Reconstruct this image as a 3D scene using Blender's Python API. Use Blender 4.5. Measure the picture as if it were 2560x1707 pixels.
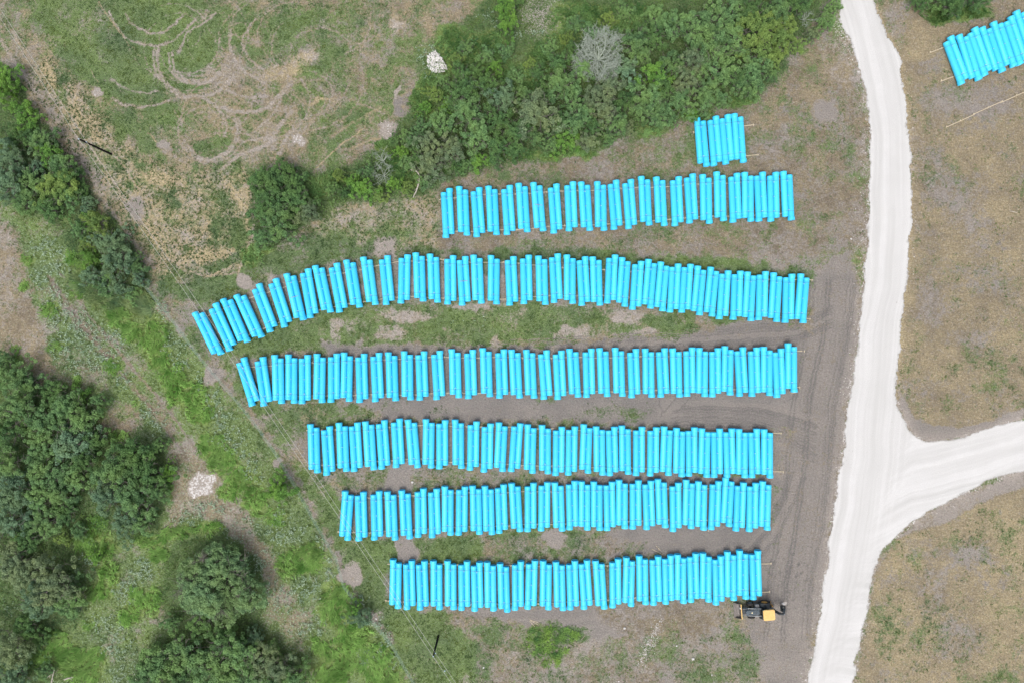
import bpy, bmesh, math, random
import numpy as np
from mathutils import Vector, Matrix
random.seed(7)
rng = np.random.default_rng(11)
R = math.radians
scn = bpy.context.scene
C = scn.collection
for o in list(bpy.data.objects):
    bpy.data.objects.remove(o)

# ---------------------------------------------------------------- camera, world, sun
S = 0.056            # metres per photo pixel on the ground
H = 95.57            # flying height
cam_d = bpy.data.cameras.new('camera'); cam_d.lens = 24; cam_d.sensor_width = 36
cam_d.clip_end = 3000; cam_d.clip_start = 1
cam = bpy.data.objects.new('camera', cam_d); C.objects.link(cam)
cam.location = (0, 0, H); cam.rotation_euler = (0, 0, 0)
scn.camera = cam

SUN_EL, SUN_AZ = 62, 200          # compass: 0 = up in the photo, clockwise
w = bpy.data.worlds.new("World"); scn.world = w; w.use_nodes = True
nt = w.node_tree; nt.nodes.clear()
sky = nt.nodes.new('ShaderNodeTexSky'); sky.sky_type = 'NISHITA'; sky.sun_disc = False
sky.sun_elevation = R(SUN_EL); sky.sun_rotation = R(SUN_AZ)
sky.air_density = 1.0; sky.dust_density = 4.0; sky.ozone_density = 0.6
bg = nt.nodes.new('ShaderNodeBackground'); bg.inputs[1].default_value = 0.15
wo = nt.nodes.new('ShaderNodeOutputWorld')
hs = nt.nodes.new('ShaderNodeHueSaturation'); hs.inputs['Saturation'].default_value = .42   # thin overcast: a nearly neutral sky
nt.links.new(sky.outputs[0], hs.inputs['Color']); nt.links.new(hs.outputs[0], bg.inputs[0]); nt.links.new(bg.outputs[0], wo.inputs[0])
sun_d = bpy.data.lights.new('sun', 'SUN'); sun_d.energy = .9; sun_d.angle = R(32)
sun_d.color = (1.0, 0.96, 0.9)
sun = bpy.data.objects.new('sun', sun_d); C.objects.link(sun)
sv = Vector((math.sin(R(SUN_AZ))*math.cos(R(SUN_EL)), math.cos(R(SUN_AZ))*math.cos(R(SUN_EL)), math.sin(R(SUN_EL))))
sun.rotation_euler = sv.to_track_quat('Z', 'Y').to_euler(); sun.location = (0, 0, 60)
scn.view_settings.view_transform = 'Standard'
scn.view_settings.look = 'None'
scn.view_settings.exposure = 0.58
scn.view_settings.gamma = 1

# ---------------------------------------------------------------- helpers
def P(px, py, z=0.0):
    """photo pixel -> point in the place at height z"""
    k = (H - z)/H*S
    return Vector(((px-1280)*k, (853.5-py)*k, z))
def tag(o, label=None, cat=None, group=None, kind=None):
    if label: o['label'] = label
    if cat: o['category'] = cat
    if group: o['group'] = group
    if kind: o['kind'] = kind
    return o
def empty(name, loc, rz=0):
    o = bpy.data.objects.new(name, None); C.objects.link(o)
    o.location = loc; o.rotation_euler = (0, 0, rz); o.empty_display_size = 0.3
    return o
def np_mesh(name, verts, faces_flat, nper, mats=(), smooth=False, fcol=None):
    """verts Nx3, faces_flat int array with nper corners a face"""
    me = bpy.data.meshes.new(name)
    verts = np.asarray(verts, np.float32); faces_flat = np.asarray(faces_flat, np.int32).ravel()
    nf = len(faces_flat)//nper
    me.vertices.add(len(verts)); me.vertices.foreach_set('co', verts.ravel())
    me.loops.add(len(faces_flat)); me.loops.foreach_set('vertex_index', faces_flat)
    me.polygons.add(nf)
    me.polygons.foreach_set('loop_start', np.arange(0, nf*nper, nper, dtype=np.int32))
    me.polygons.foreach_set('loop_total', np.full(nf, nper, np.int32))
    if smooth: me.polygons.foreach_set('use_smooth', np.ones(nf, bool))
    if fcol is not None:
        a = me.attributes.new('tint', 'FLOAT', 'FACE'); a.data.foreach_set('value', np.asarray(fcol, np.float32))
    me.update(calc_edges=True); me.validate()
    for m in mats: me.materials.append(m)
    return me
def obj(name, me, parent=None):
    o = bpy.data.objects.new(name, me); C.objects.link(o)
    if parent: o.parent = parent
    return o
class MB:
    def __init__(s): s.v = []; s.f = []; s.sm = []
    def add(s, vs, fs, smooth=False):
        b = len(s.v); s.v += [tuple(v) for v in vs]; s.f += [tuple(b+i for i in f) for f in fs]; s.sm += [smooth]*len(fs)
    def box(s, c, d, M=None, taper=1.0):
        x, y, z = d[0]/2, d[1]/2, d[2]/2; t = taper
        vs = [Vector(p) for p in ((-x,-y,-z),(x,-y,-z),(x,y,-z),(-x,y,-z),(-x*t,-y*t,z),(x*t,-y*t,z),(x*t,y*t,z),(-x*t,y*t,z))]
        if M is not None: vs = [M @ v for v in vs]
        vs = [v + Vector(c) for v in vs]
        s.add(vs, [(3,2,1,0),(4,5,6,7),(0,1,5,4),(1,2,6,5),(2,3,7,6),(3,0,4,7)])
    def tube(s, pts, rad, n=8, caps=True):
        pts = [Vector(p) for p in pts]
        if not isinstance(rad, (list, tuple)): rad = [rad]*len(pts)
        vs = []; 
        for i, p in enumerate(pts):
            d = (pts[min(i+1, len(pts)-1)]-pts[max(i-1, 0)]).normalized()
            a = d.orthogonal().normalized() if i == 0 else (pa - d*pa.dot(d)).normalized()
            pa = a; b = d.cross(a)
            for k in range(n):
                t = 2*math.pi*k/n; vs.append(p + (a*math.cos(t)+b*math.sin(t))*rad[i])
        fs = []
        for i in range(len(pts)-1):
            for k in range(n):
                fs.append((i*n+k, i*n+(k+1)%n, (i+1)*n+(k+1)%n, (i+1)*n+k))
        if caps and n > 3:
            fs.append(tuple(range(n-1, -1, -1))); fs.append(tuple((len(pts)-1)*n+k for k in range(n)))
        s.add(vs, fs, True)
    def lathe(s, prof, axis='Y', n=24, c=(0,0,0)):
        """prof: list of (a, r) along the axis"""
        vs = []
        for a, r in prof:
            for k in range(n):
                t = 2*math.pi*k/n; u, v = r*math.cos(t), r*math.sin(t)
                q = {'Y': (u, a, v), 'X': (a, u, v), 'Z': (u, v, a)}[axis]
                vs.append((q[0]+c[0], q[1]+c[1], q[2]+c[2]))
        fs = []
        for i in range(len(prof)-1):
            for k in range(n):
                fs.append((i*n+k, (i+1)*n+k, (i+1)*n+(k+1)%n, i*n+(k+1)%n))
        s.add(vs, fs, True)
    def prism(s, outline, z0, z1, M=None):
        n = len(outline)
        vs = [Vector((p[0], p[1], z0)) for p in outline]+[Vector((p[0], p[1], z1)) for p in outline]
        if M is not None: vs = [M @ v for v in vs]
        s.add(vs, [tuple(range(n-1, -1, -1)), tuple(range(n, 2*n))]+[(i, (i+1) % n, n+(i+1) % n, n+i) for i in range(n)])
    def build(s, name, mat, parent=None, bevel=0, auto=True):
        me = bpy.data.meshes.new(name); me.from_pydata(s.v, [], s.f)
        bm = bmesh.new(); bm.from_mesh(me)
        bmesh.ops.recalc_face_normals(bm, faces=bm.faces)
        if bevel:
            bmesh.ops.bevel(bm, geom=[e for e in bm.edges if len(e.link_faces) == 2 and e.calc_face_angle(0) > .6], offset=bevel, segments=2, affect='EDGES', clamp_overlap=True)
        bm.to_mesh(me); bm.free()
        if not bevel:
            for p, q in zip(me.polygons, s.sm): p.use_smooth = q
        if any(s.sm):
            try: me.set_sharp_from_angle(angle=R(40))
            except Exception: pass
        me.materials.append(mat); me.update()
        return obj(name, me, parent)

class NT:
    """tiny node helper"""
    def __init__(s, name):
        s.m = bpy.data.materials.new(name); s.m.use_nodes = True
        s.t = s.m.node_tree; s.n = s.t.nodes; s.b = s.n['Principled BSDF']
    def link(s, a, b): s.t.links.new(a, b)
    def noise(s, scale, detail=4, rough=.55, coord=None, dist=0):
        k = s.n.new('ShaderNodeTexNoise'); k.inputs['Scale'].default_value = scale
        k.inputs['Detail'].default_value = detail; k.inputs['Roughness'].default_value = rough; k.inputs['Distortion'].default_value = dist
        if coord is not None: s.link(coord, k.inputs['Vector'])
        return k.outputs['Fac']
    def math(s, op, a, b=None, clamp=False, c=None):
        k = s.n.new('ShaderNodeMath'); k.operation = op; k.use_clamp = clamp
        for i, v in enumerate((a, b, c)):
            if v is None: continue
            if isinstance(v, (int, float)): k.inputs[i].default_value = v
            else: s.link(v, k.inputs[i])
        return k.outputs[0]
    def mapr(s, a, lo, hi, to0=0, to1=1):
        k = s.n.new('ShaderNodeMapRange'); s.link(a, k.inputs[0])
        for i, v in enumerate((lo, hi, to0, to1)): k.inputs[i+1].default_value = v
        return k.outputs[0]
    def mix(s, f, a, b, mode='MIX'):
        k = s.n.new('ShaderNodeMix'); k.data_type = 'RGBA'; k.blend_type = mode; k.clamp_factor = True
        for i, v in ((0, f), (6, a), (7, b)):
            if isinstance(v, (int, float)): k.inputs[i].default_value = v
            elif isinstance(v, tuple): k.inputs[i].default_value = (*v, 1)
            else: s.link(v, k.inputs[i])
        return k.outputs[2]
    def attr(s, name, typ='GEOMETRY'):
        k = s.n.new('ShaderNodeAttribute'); k.attribute_name = name; k.attribute_type = typ
        return k
    def objrand(s): return s.n.new('ShaderNodeObjectInfo').outputs['Random']
    def pos(s): return s.n.new('ShaderNodeNewGeometry').outputs['Position']
    def objc(s): return s.n.new('ShaderNodeTexCoord').outputs['Object']
    def bump(s, h, st=.3, d=.05):
        k = s.n.new('ShaderNodeBump'); k.inputs['Strength'].default_value = st; k.inputs['Distance'].default_value = d
        s.link(h, k.inputs['Height']); s.link(k.outputs[0], s.b.inputs['Normal'])
    def rough(s, r, spec=.5):
        s.b.inputs['Roughness'].default_value = r; s.b.inputs['Specular IOR Level'].default_value = spec
    def base(s, c):
        if isinstance(c, tuple): s.b.inputs['Base Color'].default_value = (*c, 1)
        else: s.link(c, s.b.inputs['Base Color'])
def simple(name, a, b=None, scale=8, rough=.7, spec=.3, metal=0, bump=0):
    k = NT(name); b = b or tuple(x*.75 for x in a)
    f = k.noise(scale, 5, .6, k.objc())
    f = k.mapr(f, .35, .65)
    k.base(k.mix(f, a, b)); k.rough(rough, spec); k.b.inputs['Metallic'].default_value = metal
    if bump: k.bump(f, bump, .02)
    return k.m
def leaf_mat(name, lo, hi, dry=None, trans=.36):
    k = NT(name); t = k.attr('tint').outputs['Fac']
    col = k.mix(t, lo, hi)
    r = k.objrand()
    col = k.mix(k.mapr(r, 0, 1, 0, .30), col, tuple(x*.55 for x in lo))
    n = k.mapr(k.noise(.35, 3, .6, k.pos()), .4, .62)
    col = k.mix(k.math('MULTIPLY', n, .35), col, dry or (hi[0]*1.25, hi[1]*1.05, hi[2]*.7))
    k.base(col); k.rough(.6, .25)
    tr = k.n.new('ShaderNodeBsdfTranslucent'); k.link(col, tr.inputs[0])
    mx = k.n.new('ShaderNodeMixShader'); mx.inputs[0].default_value = trans
    k.link(k.b.outputs[0], mx.inputs[1]); k.link(tr.outputs[0], mx.inputs[2])
    k.link(mx.outputs[0], k.n['Material Output'].inputs[0])
    return k.m

# numpy value noise
_tab = rng.random((512, 512)).astype(np.float32)
def vnoise(x, y, sc, seed=0):
    x = np.asarray(x)/sc + seed*37.7; y = np.asarray(y)/sc + seed*91.3
    xi = np.floor(x).astype(np.int64); yi = np.floor(y).astype(np.int64)
    fx = x-xi; fy = y-yi; fx = fx*fx*(3-2*fx); fy = fy*fy*(3-2*fy)
    g = lambda a, b: _tab[a & 511, b & 511]
    return (g(xi, yi)*(1-fx)+g(xi+1, yi)*fx)*(1-fy)+(g(xi, yi+1)*(1-fx)+g(xi+1, yi+1)*fx)*fy
def fbm(x, y, sc, oct=4, seed=0):
    a = 0; t = 0; am = 1
    for i in range(oct):
        a = a+am*vnoise(x, y, sc/2**i, seed+i*3); t += am; am *= .55
    return a/t

# ---------------------------------------------------------------- ground fields, in photo pixel units
def inpoly(X, Y, pts):
    ins = np.zeros(X.shape, bool); n = len(pts)
    for i in range(n):
        x1, y1 = pts[i]; x2, y2 = pts[(i+1) % n]
        if y1 == y2: continue
        c = ((Y < y1) != (Y < y2)) & (X < (x2-x1)*(Y-y1)/(y2-y1)+x1)
        ins ^= c
    return ins
def segdist(X, Y, pts, closed=False):
    d = np.full(X.shape, 1e9, np.float32)
    m = len(pts) if closed else len(pts)-1
    for i in range(m):
        x1, y1 = pts[i]; x2, y2 = pts[(i+1) % len(pts)]
        dx, dy = x2-x1, y2-y1; L = dx*dx+dy*dy+1e-9
        t = np.clip(((X-x1)*dx+(Y-y1)*dy)/L, 0, 1)
        d = np.minimum(d, np.hypot(X-x1-t*dx, Y-y1-t*dy))
    return d
def sstep(v): v = np.clip(v, 0, 1); return v*v*(3-2*v)
def window(pts, pad):
    xs = [p[0] for p in pts]; ys = [p[1] for p in pts]
    return min(xs)-pad, max(xs)+pad, min(ys)-pad, max(ys)+pad
ROAD = [(2112,-900),(2100,-300),(2103,-40),(2100,10),(2095,40),(2099,65),(2120,100),(2140,145),(2160,215),(2168,285),(2173,340),(2175,427),(2170,550),(2161,672),(2151,781),(2144,854),
 (2134,930),(2122,1000),(2113,1070),(2103,1150),(2090,1230),(2082,1280),(2072,1350),(2063,1430),(2051,1520),(2037,1600),(2017,1707),(1985,1850),(1900,2400),
 (2020,2400),(2105,1850),(2134,1707),(2141,1650),(2153,1590),(2168,1530),(2175,1470),(2184,1430),(2201,1378),(2234,1350),(2272,1311),(2325,1279),(2396,1240),(2468,1204),(2560,1177),(2700,1125),(3400,860),
 (3400,730),(2700,990),(2560,1045),(2491,1064),(2425,1086),(2372,1100),(2330,1102),(2296,1095),(2272,1070),(2258,1035),(2244,1010),(2238,985),(2246,930),(2252,854),
 (2258,790),(2266,730),(2274,640),(2279,540),(2283,480),(2280,427),(2277,380),(2271,320),(2265,260),(2257,190),(2250,150),(2235,115),(2215,80),(2197,40),(2181,0),(2165,-60),(2155,-300),(2170,-900)]
THICKET = [(1040,240),(1062,165),(1110,90),(1180,40),(1240,-20),(1300,-60),(2060,-120),(2085,-20),(2030,60),(1975,120),(1965,165),(1925,215),(1880,250),(1800,272),(1720,300),(1640,325),(1550,345),(1470,392),(1400,395),(1300,400),(1200,425),(1120,445),
 (1060,475),(1000,492),(930,505),(850,498),(810,540),(760,565),(700,600),(640,625),(628,520),(622,430),(700,420),(800,440),(880,400),(960,370),(1000,310)]
HEDGE = [(-260,20),(-60,120),(20,165),(45,220),(95,290),(150,370),(190,440),(215,500),(290,560),(345,640),(372,700),(330,745),(250,770),(215,730),(200,650),(170,600),(130,560),(60,530),(0,500),(-160,420),(-400,200)]
WOODS = [(-300,800),(0,920),(60,930),(120,980),(170,985),(215,1010),(240,1060),(235,1095),(300,1095),(390,1110),(425,1160),(415,1270),(390,1330),(300,1350),(220,1300),(190,1370),(225,1450),(215,1540),(140,1570),(90,1580),(110,1700),(60,1800),(-300,1900)]
WOODS2 = [(410,1400),(450,1340),(560,1330),(650,1400),(665,1500),(640,1580),(700,1620),(770,1700),(760,1800),(330,1800),(340,1690),(395,1600),(430,1580),(400,1480)]
LEFTFIELD = [(-900,250),(-40,420),(120,560),(230,700),(340,700),(400,755),(480,850),(545,940),(605,1020),(690,1130),(745,1230),(790,1330),(845,1400),(860,1470),(925,1540),(985,1610),(1045,1720),(1100,1900),(1500,2600),(-900,2600)]

GRASSB = [(1480,60,110,40),(1400,120,40,40),(1600,50,60,36),(1180,150,60,60),(1130,110,40,50),(1230,130,50,50),(1380,140,60,40),(1300,200,60,40),(860,455,60,26),(1010,455,40,26),(1060,440,40,20),(1000,400,30,40),(960,360,30,16),(800,470,30,26),(1060,250,30,50),(1090,210,40,36),(1550,60,70,40),(1440,30,60,24),(2410,30,70,22),(2350,40,40,22),
  (1420,385,80,12),(1300,385,60,14),(1600,330,60,12),(1720,285,60,12),(1840,255,60,10),(630,640,30,26),(660,625,30,14)]
TALL = [(295,795,34,30),(330,830,30,30),(385,845,34,50),(400,900,26,30),(430,940,34,40),(475,985,46,40),(500,1030,36,30),(440,985,30,30),(530,1110,40,34),(560,1150,40,36),(600,1190,36,30),(640,1250,34,40),(690,1290,30,26),(570,1230,26,20),(760,1400,50,34),(720,1420,30,30),(780,1380,34,24),(845,1490,36,40),(830,1530,34,34),(880,1590,50,44),(860,1640,50,40),(930,1640,60,40),(960,1690,50,40),(830,1690,44,40),(800,1610,26,26),
  (210,1340,36,26),(240,1310,36,28),(250,1370,44,30),(270,1440,30,40),(250,1470,30,26),(340,1500,34,40),(320,1540,30,26),(380,1500,20,40),(365,1350,30,20),(400,1380,30,20),(180,1640,50,36),(140,1600,44,26),(210,1680,44,34),(240,1640,26,34),(100,1650,30,30),(230,1560,20,14),(60,1330,20,14),(420,1215,10,26),(440,1330,40,20),(520,1320,40,14),(150,870,20,10),(40,870,12,7),(45,895,14,7),(285,915,26,20),(190,950,14,14),(340,1005,8,8),(410,890,20,20),(130,775,26,18),(70,650,16,12),(60,712,14,14),(225,660,34,44),(190,640,26,24),(200,720,20,24),(140,990,26,16),(300,1085,26,12)]
SWIRL = [(230,700,50,40),(270,740,50,36),(320,720,44,40),(360,760,30,34),(210,560,40,30),(190,600,34,26),(215,520,30,30),(300,700,60,40),(95,400,40,50),(140,420,30,30),(250,590,30,30)]
# grid
def axis(lo, hi, step, far):
    core = np.arange(lo, hi+step/2, step); out = []
    d = step; e = 0
    while e < far: d *= 1.35; e += d; out.append(e)
    out = np.array(out)
    return np.concatenate([lo-out[::-1], core, hi+out])
gx = axis(-76, 76, .135, 1500); gy = axis(-52, 52, .135, 1500)
GX, GY = np.meshgrid(gx, gy)
PX = (GX/S+1280).astype(np.float32); PY = (853.5-GY/S).astype(np.float32)
wx = PX+(fbm(PX, PY, 26, 4, 1)-.5)*34; wy = PY+(fbm(PX, PY, 26, 4, 5)-.5)*34     # ragged borders
sx = PX+(fbm(PX, PY, 14, 3, 8)-.5)*9; sy = PY+(fbm(PX, PY, 14, 3, 9)-.5)*9
F = {k: np.full(PX.shape, v, np.float32) for k, v in dict(G=.42, GT=.35, D=.45, DT=.3, W=0, S=.4, F=0, K=0).items()}
def put(mask, sl, **kv):
    for k, v in kv.items():
        a = F[k][sl]; F[k][sl] = a+(v-a)*mask
def rows_cols(b):
    x0, x1, y0, y1 = b
    c0 = np.searchsorted(PX[0], x0); c1 = np.searchsorted(PX[0], x1)
    yy = -PY[:, 0]; r0 = np.searchsorted(yy, -y1); r1 = np.searchsorted(yy, -y0)
    return (slice(max(0, len(yy)-0-len(yy)+0) if False else r0, r1), slice(c0, c1))
# PY falls with row index, so rows run from the largest PY
def sl_of(b):
    x0, x1, y0, y1 = b
    c = np.where((PX[0] >= x0) & (PX[0] <= x1))[0]; r = np.where((PY[:, 0] >= y0) & (PY[:, 0] <= y1))[0]
    if not len(c) or not len(r): return None
    return (slice(r[0], r[-1]+1), slice(c[0], c[-1]+1))
def poly(pts, feather=18, amt=1, warp=1, **kv):
    s = sl_of(window(pts, feather+30)); 
    if s is None: return
    X, Y = (wx[s], wy[s]) if warp else (sx[s], sy[s])
    d = segdist(X, Y, pts, True); ins = inpoly(X, Y, pts); d = np.where(ins, d, -d)
    put(sstep(d/feather+.5)*amt, s, **kv)
def blob(x, y, rx, ry=None, feather=.5, amt=1, warp=1, rot=0, **kv):
    ry = ry or rx; m = max(rx, ry)*1.5+25
    s = sl_of((x-m, x+m, y-m, y+m))
    if s is None: return
    X, Y = (wx[s], wy[s]) if warp else (sx[s], sy[s])
    X = X-x; Y = Y-y; c, q = math.cos(R(rot)), math.sin(R(rot))
    d = np.hypot((X*c+Y*q)/rx, (-X*q+Y*c)/ry)
    put(sstep((1-d)/feather+.5)*amt, s, **kv)
def stroke(pts, wid, feather=4, amt=1, warp=0, **kv):
    s = sl_of(window(pts, wid+feather+10))
    if s is None: return
    X, Y = (wx[s], wy[s]) if warp else (sx[s], sy[s])
    d = segdist(X, Y, pts)
    br = .55+.6*fbm(PX[s], PY[s], 18, 3, 22)
    put(sstep((wid-d)/feather+.5)*amt*np.clip(br, 0, 1), s, **kv)

# --- north-west field
poly([(-900,-900),(1240,-900),(1240,0),(1060,165),(1000,310),(880,400),(620,420),(640,690),(400,720),(-900,-500)], 30, G=.47, GT=.26, D=.72, DT=.34, S=.42)
poly([(90,-60),(420,-60),(560,60),(560,170),(430,260),(260,235),(150,150),(90,60)], 60, .85, G=.86, GT=.42, D=.3)
poly([(250,180),(420,180),(500,330),(380,390),(290,330)], 50, .7, G=.7, GT=.25)
for x, y, rx, ry in ((290,40,70,40),(330,150,55,40),(250,240,18,12),(420,300,20,14),(560,90,40,30),(620,60,30,40),(480,215,30,14),(385,100,18,14),(505,95,25,25),(540,370,50,25),(720,60,60,40),(300,330,30,20)):
    blob(x, y, rx, ry, .9, .8, G=.86, GT=.36)
for x, y, rx, ry in ((880,130,140,90),(760,230,90,70),(930,240,80,50),(820,330,120,40),(1000,110,60,60),(700,120,80,60)):
    blob(x, y, rx, ry, 1, .6, G=.55, GT=.42, D=.62, DT=.25)
for x, y, rx, ry in ((20,60,40,60),(25,140,55,30),(60,180,40,22),(560,180,45,40),(470,40,60,25),(700,350,60,30),(860,400,120,22),(620,390,90,25),(560,380,40,20),(430,330,45,20)):
    blob(x, y, rx, ry, 1, .5, G=.32, D=.5, DT=.4, S=.6)
# yellow straw slope with dark tufts
poly([(85,160),(150,150),(215,240),(300,345),(360,420),(460,440),(600,430),(645,500),(630,580),(620,650),(560,690),(470,705),(410,690),(350,600),(280,500),(215,430),(150,330),(100,240)], 40, G=.46, GT=.12, D=.66, DT=.78, S=.82)
poly([(60,190),(110,200),(180,320),(260,430),(340,560),(400,680),(370,690),(300,590),(200,450),(120,330),(60,230)], 20, .8, G=.3, GT=.1, D=.55, DT=.6, S=.72)
stroke([(20,150),(90,215),(160,320),(215,410),(260,470)], 16, 24, .8, 1, G=.15, D=.3, DT=.25, S=.35)  # dark strip: the hedge's shade painted into the ground colour
for x, y, rx, ry in ((190,270,16,45),(120,190,16,30),(235,330,14,40),(390,590,14,60),(560,640,60,14),(480,650,50,12),(610,540,12,70),(400,450,60,14)):
    blob(x, y, rx, ry, .9, .75, rot=-25 if ry > rx else 0, G=.1, D=.95, DT=1.0, S=.9)
for x, y, rx, ry in ((345,455,20,14),(445,500,14,30),(535,580,12,26),(470,625,16,9),(600,600,20,60),(560,520,25,40),(360,420,22,12),(640,560,20,20),(305,120,60,60)):
    blob(x, y, rx, ry, .9, .8, G=.8, GT=.12)
blob(750, 160, 55, 22, 1, .85, rot=-25, G=.25, D=.8, DT=.9, S=.95)
blob(690, 185, 40, 18, 1, .8, rot=-10, G=.2, D=.8, DT=.75, S=.95)
blob(800, 258, 30, 7, .9, .9, rot=-15, G=.1, D=.9, DT=.95, S=.95)
blob(985, 55, 14, 30, 1, .7, G=.2, D=.6, DT=.8, S=.95)
blob(1000, 62, 18, 8, 1, .7, G=.1, D=.4, DT=.8, S=1)
# --- yard north of / between rows
poly([(640,640),(640,600),(760,560),(850,500),(1050,480),(1100,450),(1100,640),(960,640),(600,740),(500,720)], 25, G=.46, GT=.28, D=.55, DT=.55, S=.72)
poly([(1100,440),(1300,400),(1480,392),(1640,325),(1760,285),(1900,240),(1990,150),(2080,70),(2130,160),(2170,300),(2176,600),(2100,640),(1100,640)], 25, G=.33, GT=.3, D=.62, DT=.16, S=.36)
for x, y, rx, ry, g in ((1350,440,120,18,.5),(1600,430,70,26,.55),(1500,400,60,14,.45),(1900,520,130,40,.3),(1400,600,200,16,.5),(1650,585,100,20,.55),(2040,300,60,40,.45),(2000,180,50,30,.5),(1960,360,60,20,.4)):
    blob(x, y, rx, ry, 1, .7, G=g, GT=.3, D=.6)
poly([(2095,70),(2140,150),(2120,230),(2070,200),(2040,120)], 25, .8, G=.25, D=.65, DT=.35, S=.75)
for x, y in ((2060,150),(2020,240),(1920,300),(2080,400),(2100,200),(1990,440)):
    blob(x, y, 40, 26, 1, .7, D=.85, DT=.33, G=.15)
blob(1500, 372, 90, 8, 1, .8, rot=-20, G=.08, D=.2, S=.6)
# fringe greens along rows
def fringe(pts, wid, g=.9, gt=.14): stroke(pts, wid, 22, .95, 1, G=g, GT=gt, D=.2, S=.3)
fringe([(420,720),(520,730),(600,700),(680,665),(780,640),(860,625)], 26)
fringe([(470,690),(560,660),(600,640)], 16, .7)
fringe([(1000,640),(1050,630),(1150,635)], 10, .8)
fringe([(1250,640),(1400,640),(1560,650),(1700,655),(1800,668),(1960,690),(2020,700)], 20, .8, .2)  # green growth, with shade above the curved row painted into its dark tone
fringe([(560,870),(640,850),(760,800),(900,780),(1040,770)], 22, .75, .3)
fringe([(660,610),(760,600),(900,630),(980,600)], 18, .6, .2)
fringe([(1700,655),(1800,660),(1850,672)], 14, .95, .45)
# B-C strip
poly([(540,890),(640,860),(760,800),(1040,760),(1260,760),(1450,760),(1700,800),(1760,830),(1700,850),(1240,870),(1060,862),(820,858),(700,880),(600,880)], 16, G=.72, GT=.3, D=.45, DT=.35, S=.72)
for x, y, rx, ry in ((640,870,80,25),(700,850,60,20),(820,800,18,14),(1100,800,90,25),(1250,830,90,26),(1380,800,60,26),(1300,850,100,14),(1730,800,14,20),(1660,830,40,14),(1480,800,22,22),(1800,790,18,14)):
    blob(x, y, rx, ry, .9, .85, G=.9, GT=.42)
for x, y, rx, ry in ((840,820,16,30),(1020,790,60,16),(970,830,40,14),(1180,770,50,10),(1560,790,50,18),(1430,830,50,16),(1240,855,16,12),(1620,830,30,12)):
    blob(x, y, rx, ry, .9, .8, G=.15, D=.2, S=.8)
# right part of strip B-C and everything east: grey dirt
poly([(800,856),(1000,862),(1250,872),(1500,855),(1680,850),(1760,835),(1850,800),(1920,800),(2030,830),(2050,700),(2080,640),(2125,640),(2150,790),(2110,1070),(2070,1400),(2020,1700),(1960,1800),(1900,1700),(1880,1560),(1900,1410),(1930,1340),(1950,1200),(1980,1100),(1990,980),(1900,1010),(900,1000),(860,1020),(830,900)], 26, G=.10, GT=.25, D=.16, DT=.2, S=.26)
poly([(860,1000),(1990,985),(1985,1070),(1700,1070),(1400,1050),(1000,1045),(880,1060)], 14, G=.12, GT=.1, D=.06, S=.25)
poly([(1640,1000),(1990,985),(2000,1050),(1900,1075),(1640,1050)], 18, G=.02, D=0, S=.3)
poly([(600,1010),(900,1010),(960,1040),(860,1075),(760,1080),(700,1140),(620,1050)], 26, G=.65, GT=.3, D=.45, DT=.35, S=.5)
for x, y, rx, ry in ((880,1045,20,10),(980,1020,50,14),(1120,1020,60,12),(1360,1005,26,8),(1480,1030,60,16),(1590,1030,35,18),(1340,1045,40,8),(1240,1040,20,10)):
    blob(x, y, rx, ry, 1.1, .8, G=.4, GT=.15, S=.3)
# beneath rows: ground barer and darker
for band in ([(1110,520),(1500,500),(1960,480)],[(640,760),(760,720),(900,700),(1040,690),(1300,700),(1500,705),(1700,725),(2000,755)],):
    stroke(band, 34, 20, .55, 1, G=.25, D=.2, S=.35)
stroke([(690,700),(900,715),(1300,700)], 14, 14, .6, 1, G=.1, S=.85, D=.3)
stroke([(640,950),(900,945),(1960,930)], 40, 16, .7, 1, G=.2, D=.1, S=.18)
stroke([(800,1120),(1200,1110),(1920,1125)], 42, 16, .7, 1, G=.2, D=.1, S=.2)
# D-E-F strips
poly([(760,1180),(960,1175),(1100,1165),(1400,1180),(1560,1190),(1500,1230),(1200,1215),(1100,1220),(960,1240),(860,1240),(800,1230)], 18, G=.5, GT=.22, D=.4, DT=.25, S=.42)
poly([(1450,1180),(1940,1190),(1960,1220),(1480,1215)], 12, G=.08, D=.1, S=.2)
stroke([(880,1280),(1200,1270),(1920,1260)], 44, 16, .8, 1, G=.3, D=.1, S=.16)
poly([(700,1140),(780,1170),(850,1240),(850,1330),(960,1350),(1300,1330),(1600,1330),(1660,1380),(1640,1395),(1300,1400),(970,1400),(960,1500),(1060,1540),(1150,1560),(1200,1707),(1180,1900),(1080,1900),(1040,1700),(985,1610),(920,1530),(860,1460),(850,1400),(790,1320),(745,1225),(690,1130),(605,1010),(560,930),(540,870),(620,1000)], 22, G=.80, GT=.36, D=.42, DT=.42, S=.55)
poly([(1500,1330),(1640,1310),(1930,1310),(1950,1420),(1640,1390),(1480,1392)], 22, G=.08, D=.08, S=.24)
poly([(1200,1335),(1500,1330),(1620,1350),(1600,1390),(1200,1400)], 24, .8, G=.5, GT=.12, D=.45, DT=.2, S=.35)
stroke([(1000,1460),(1300,1455),(1900,1440)], 44, 16, .8, 1, G=.25, D=.1, S=.2)
poly([(1300,1525),(1480,1520),(1640,1500),(1830,1500),(1830,1600),(1700,1707),(1650,1900),(1180,1900),(1190,1707),(1190,1620),(1300,1600),(1420,1580)], 30, G=.35, GT=.25, D=.5, DT=.2, S=.5)
poly([(1150,1515),(1300,1520),(1480,1512),(1600,1530),(1560,1590),(1480,1600),(1400,1575),(1280,1545),(1180,1540)], 16, G=.05, D=.12, DT=.1, S=.38)
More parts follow.
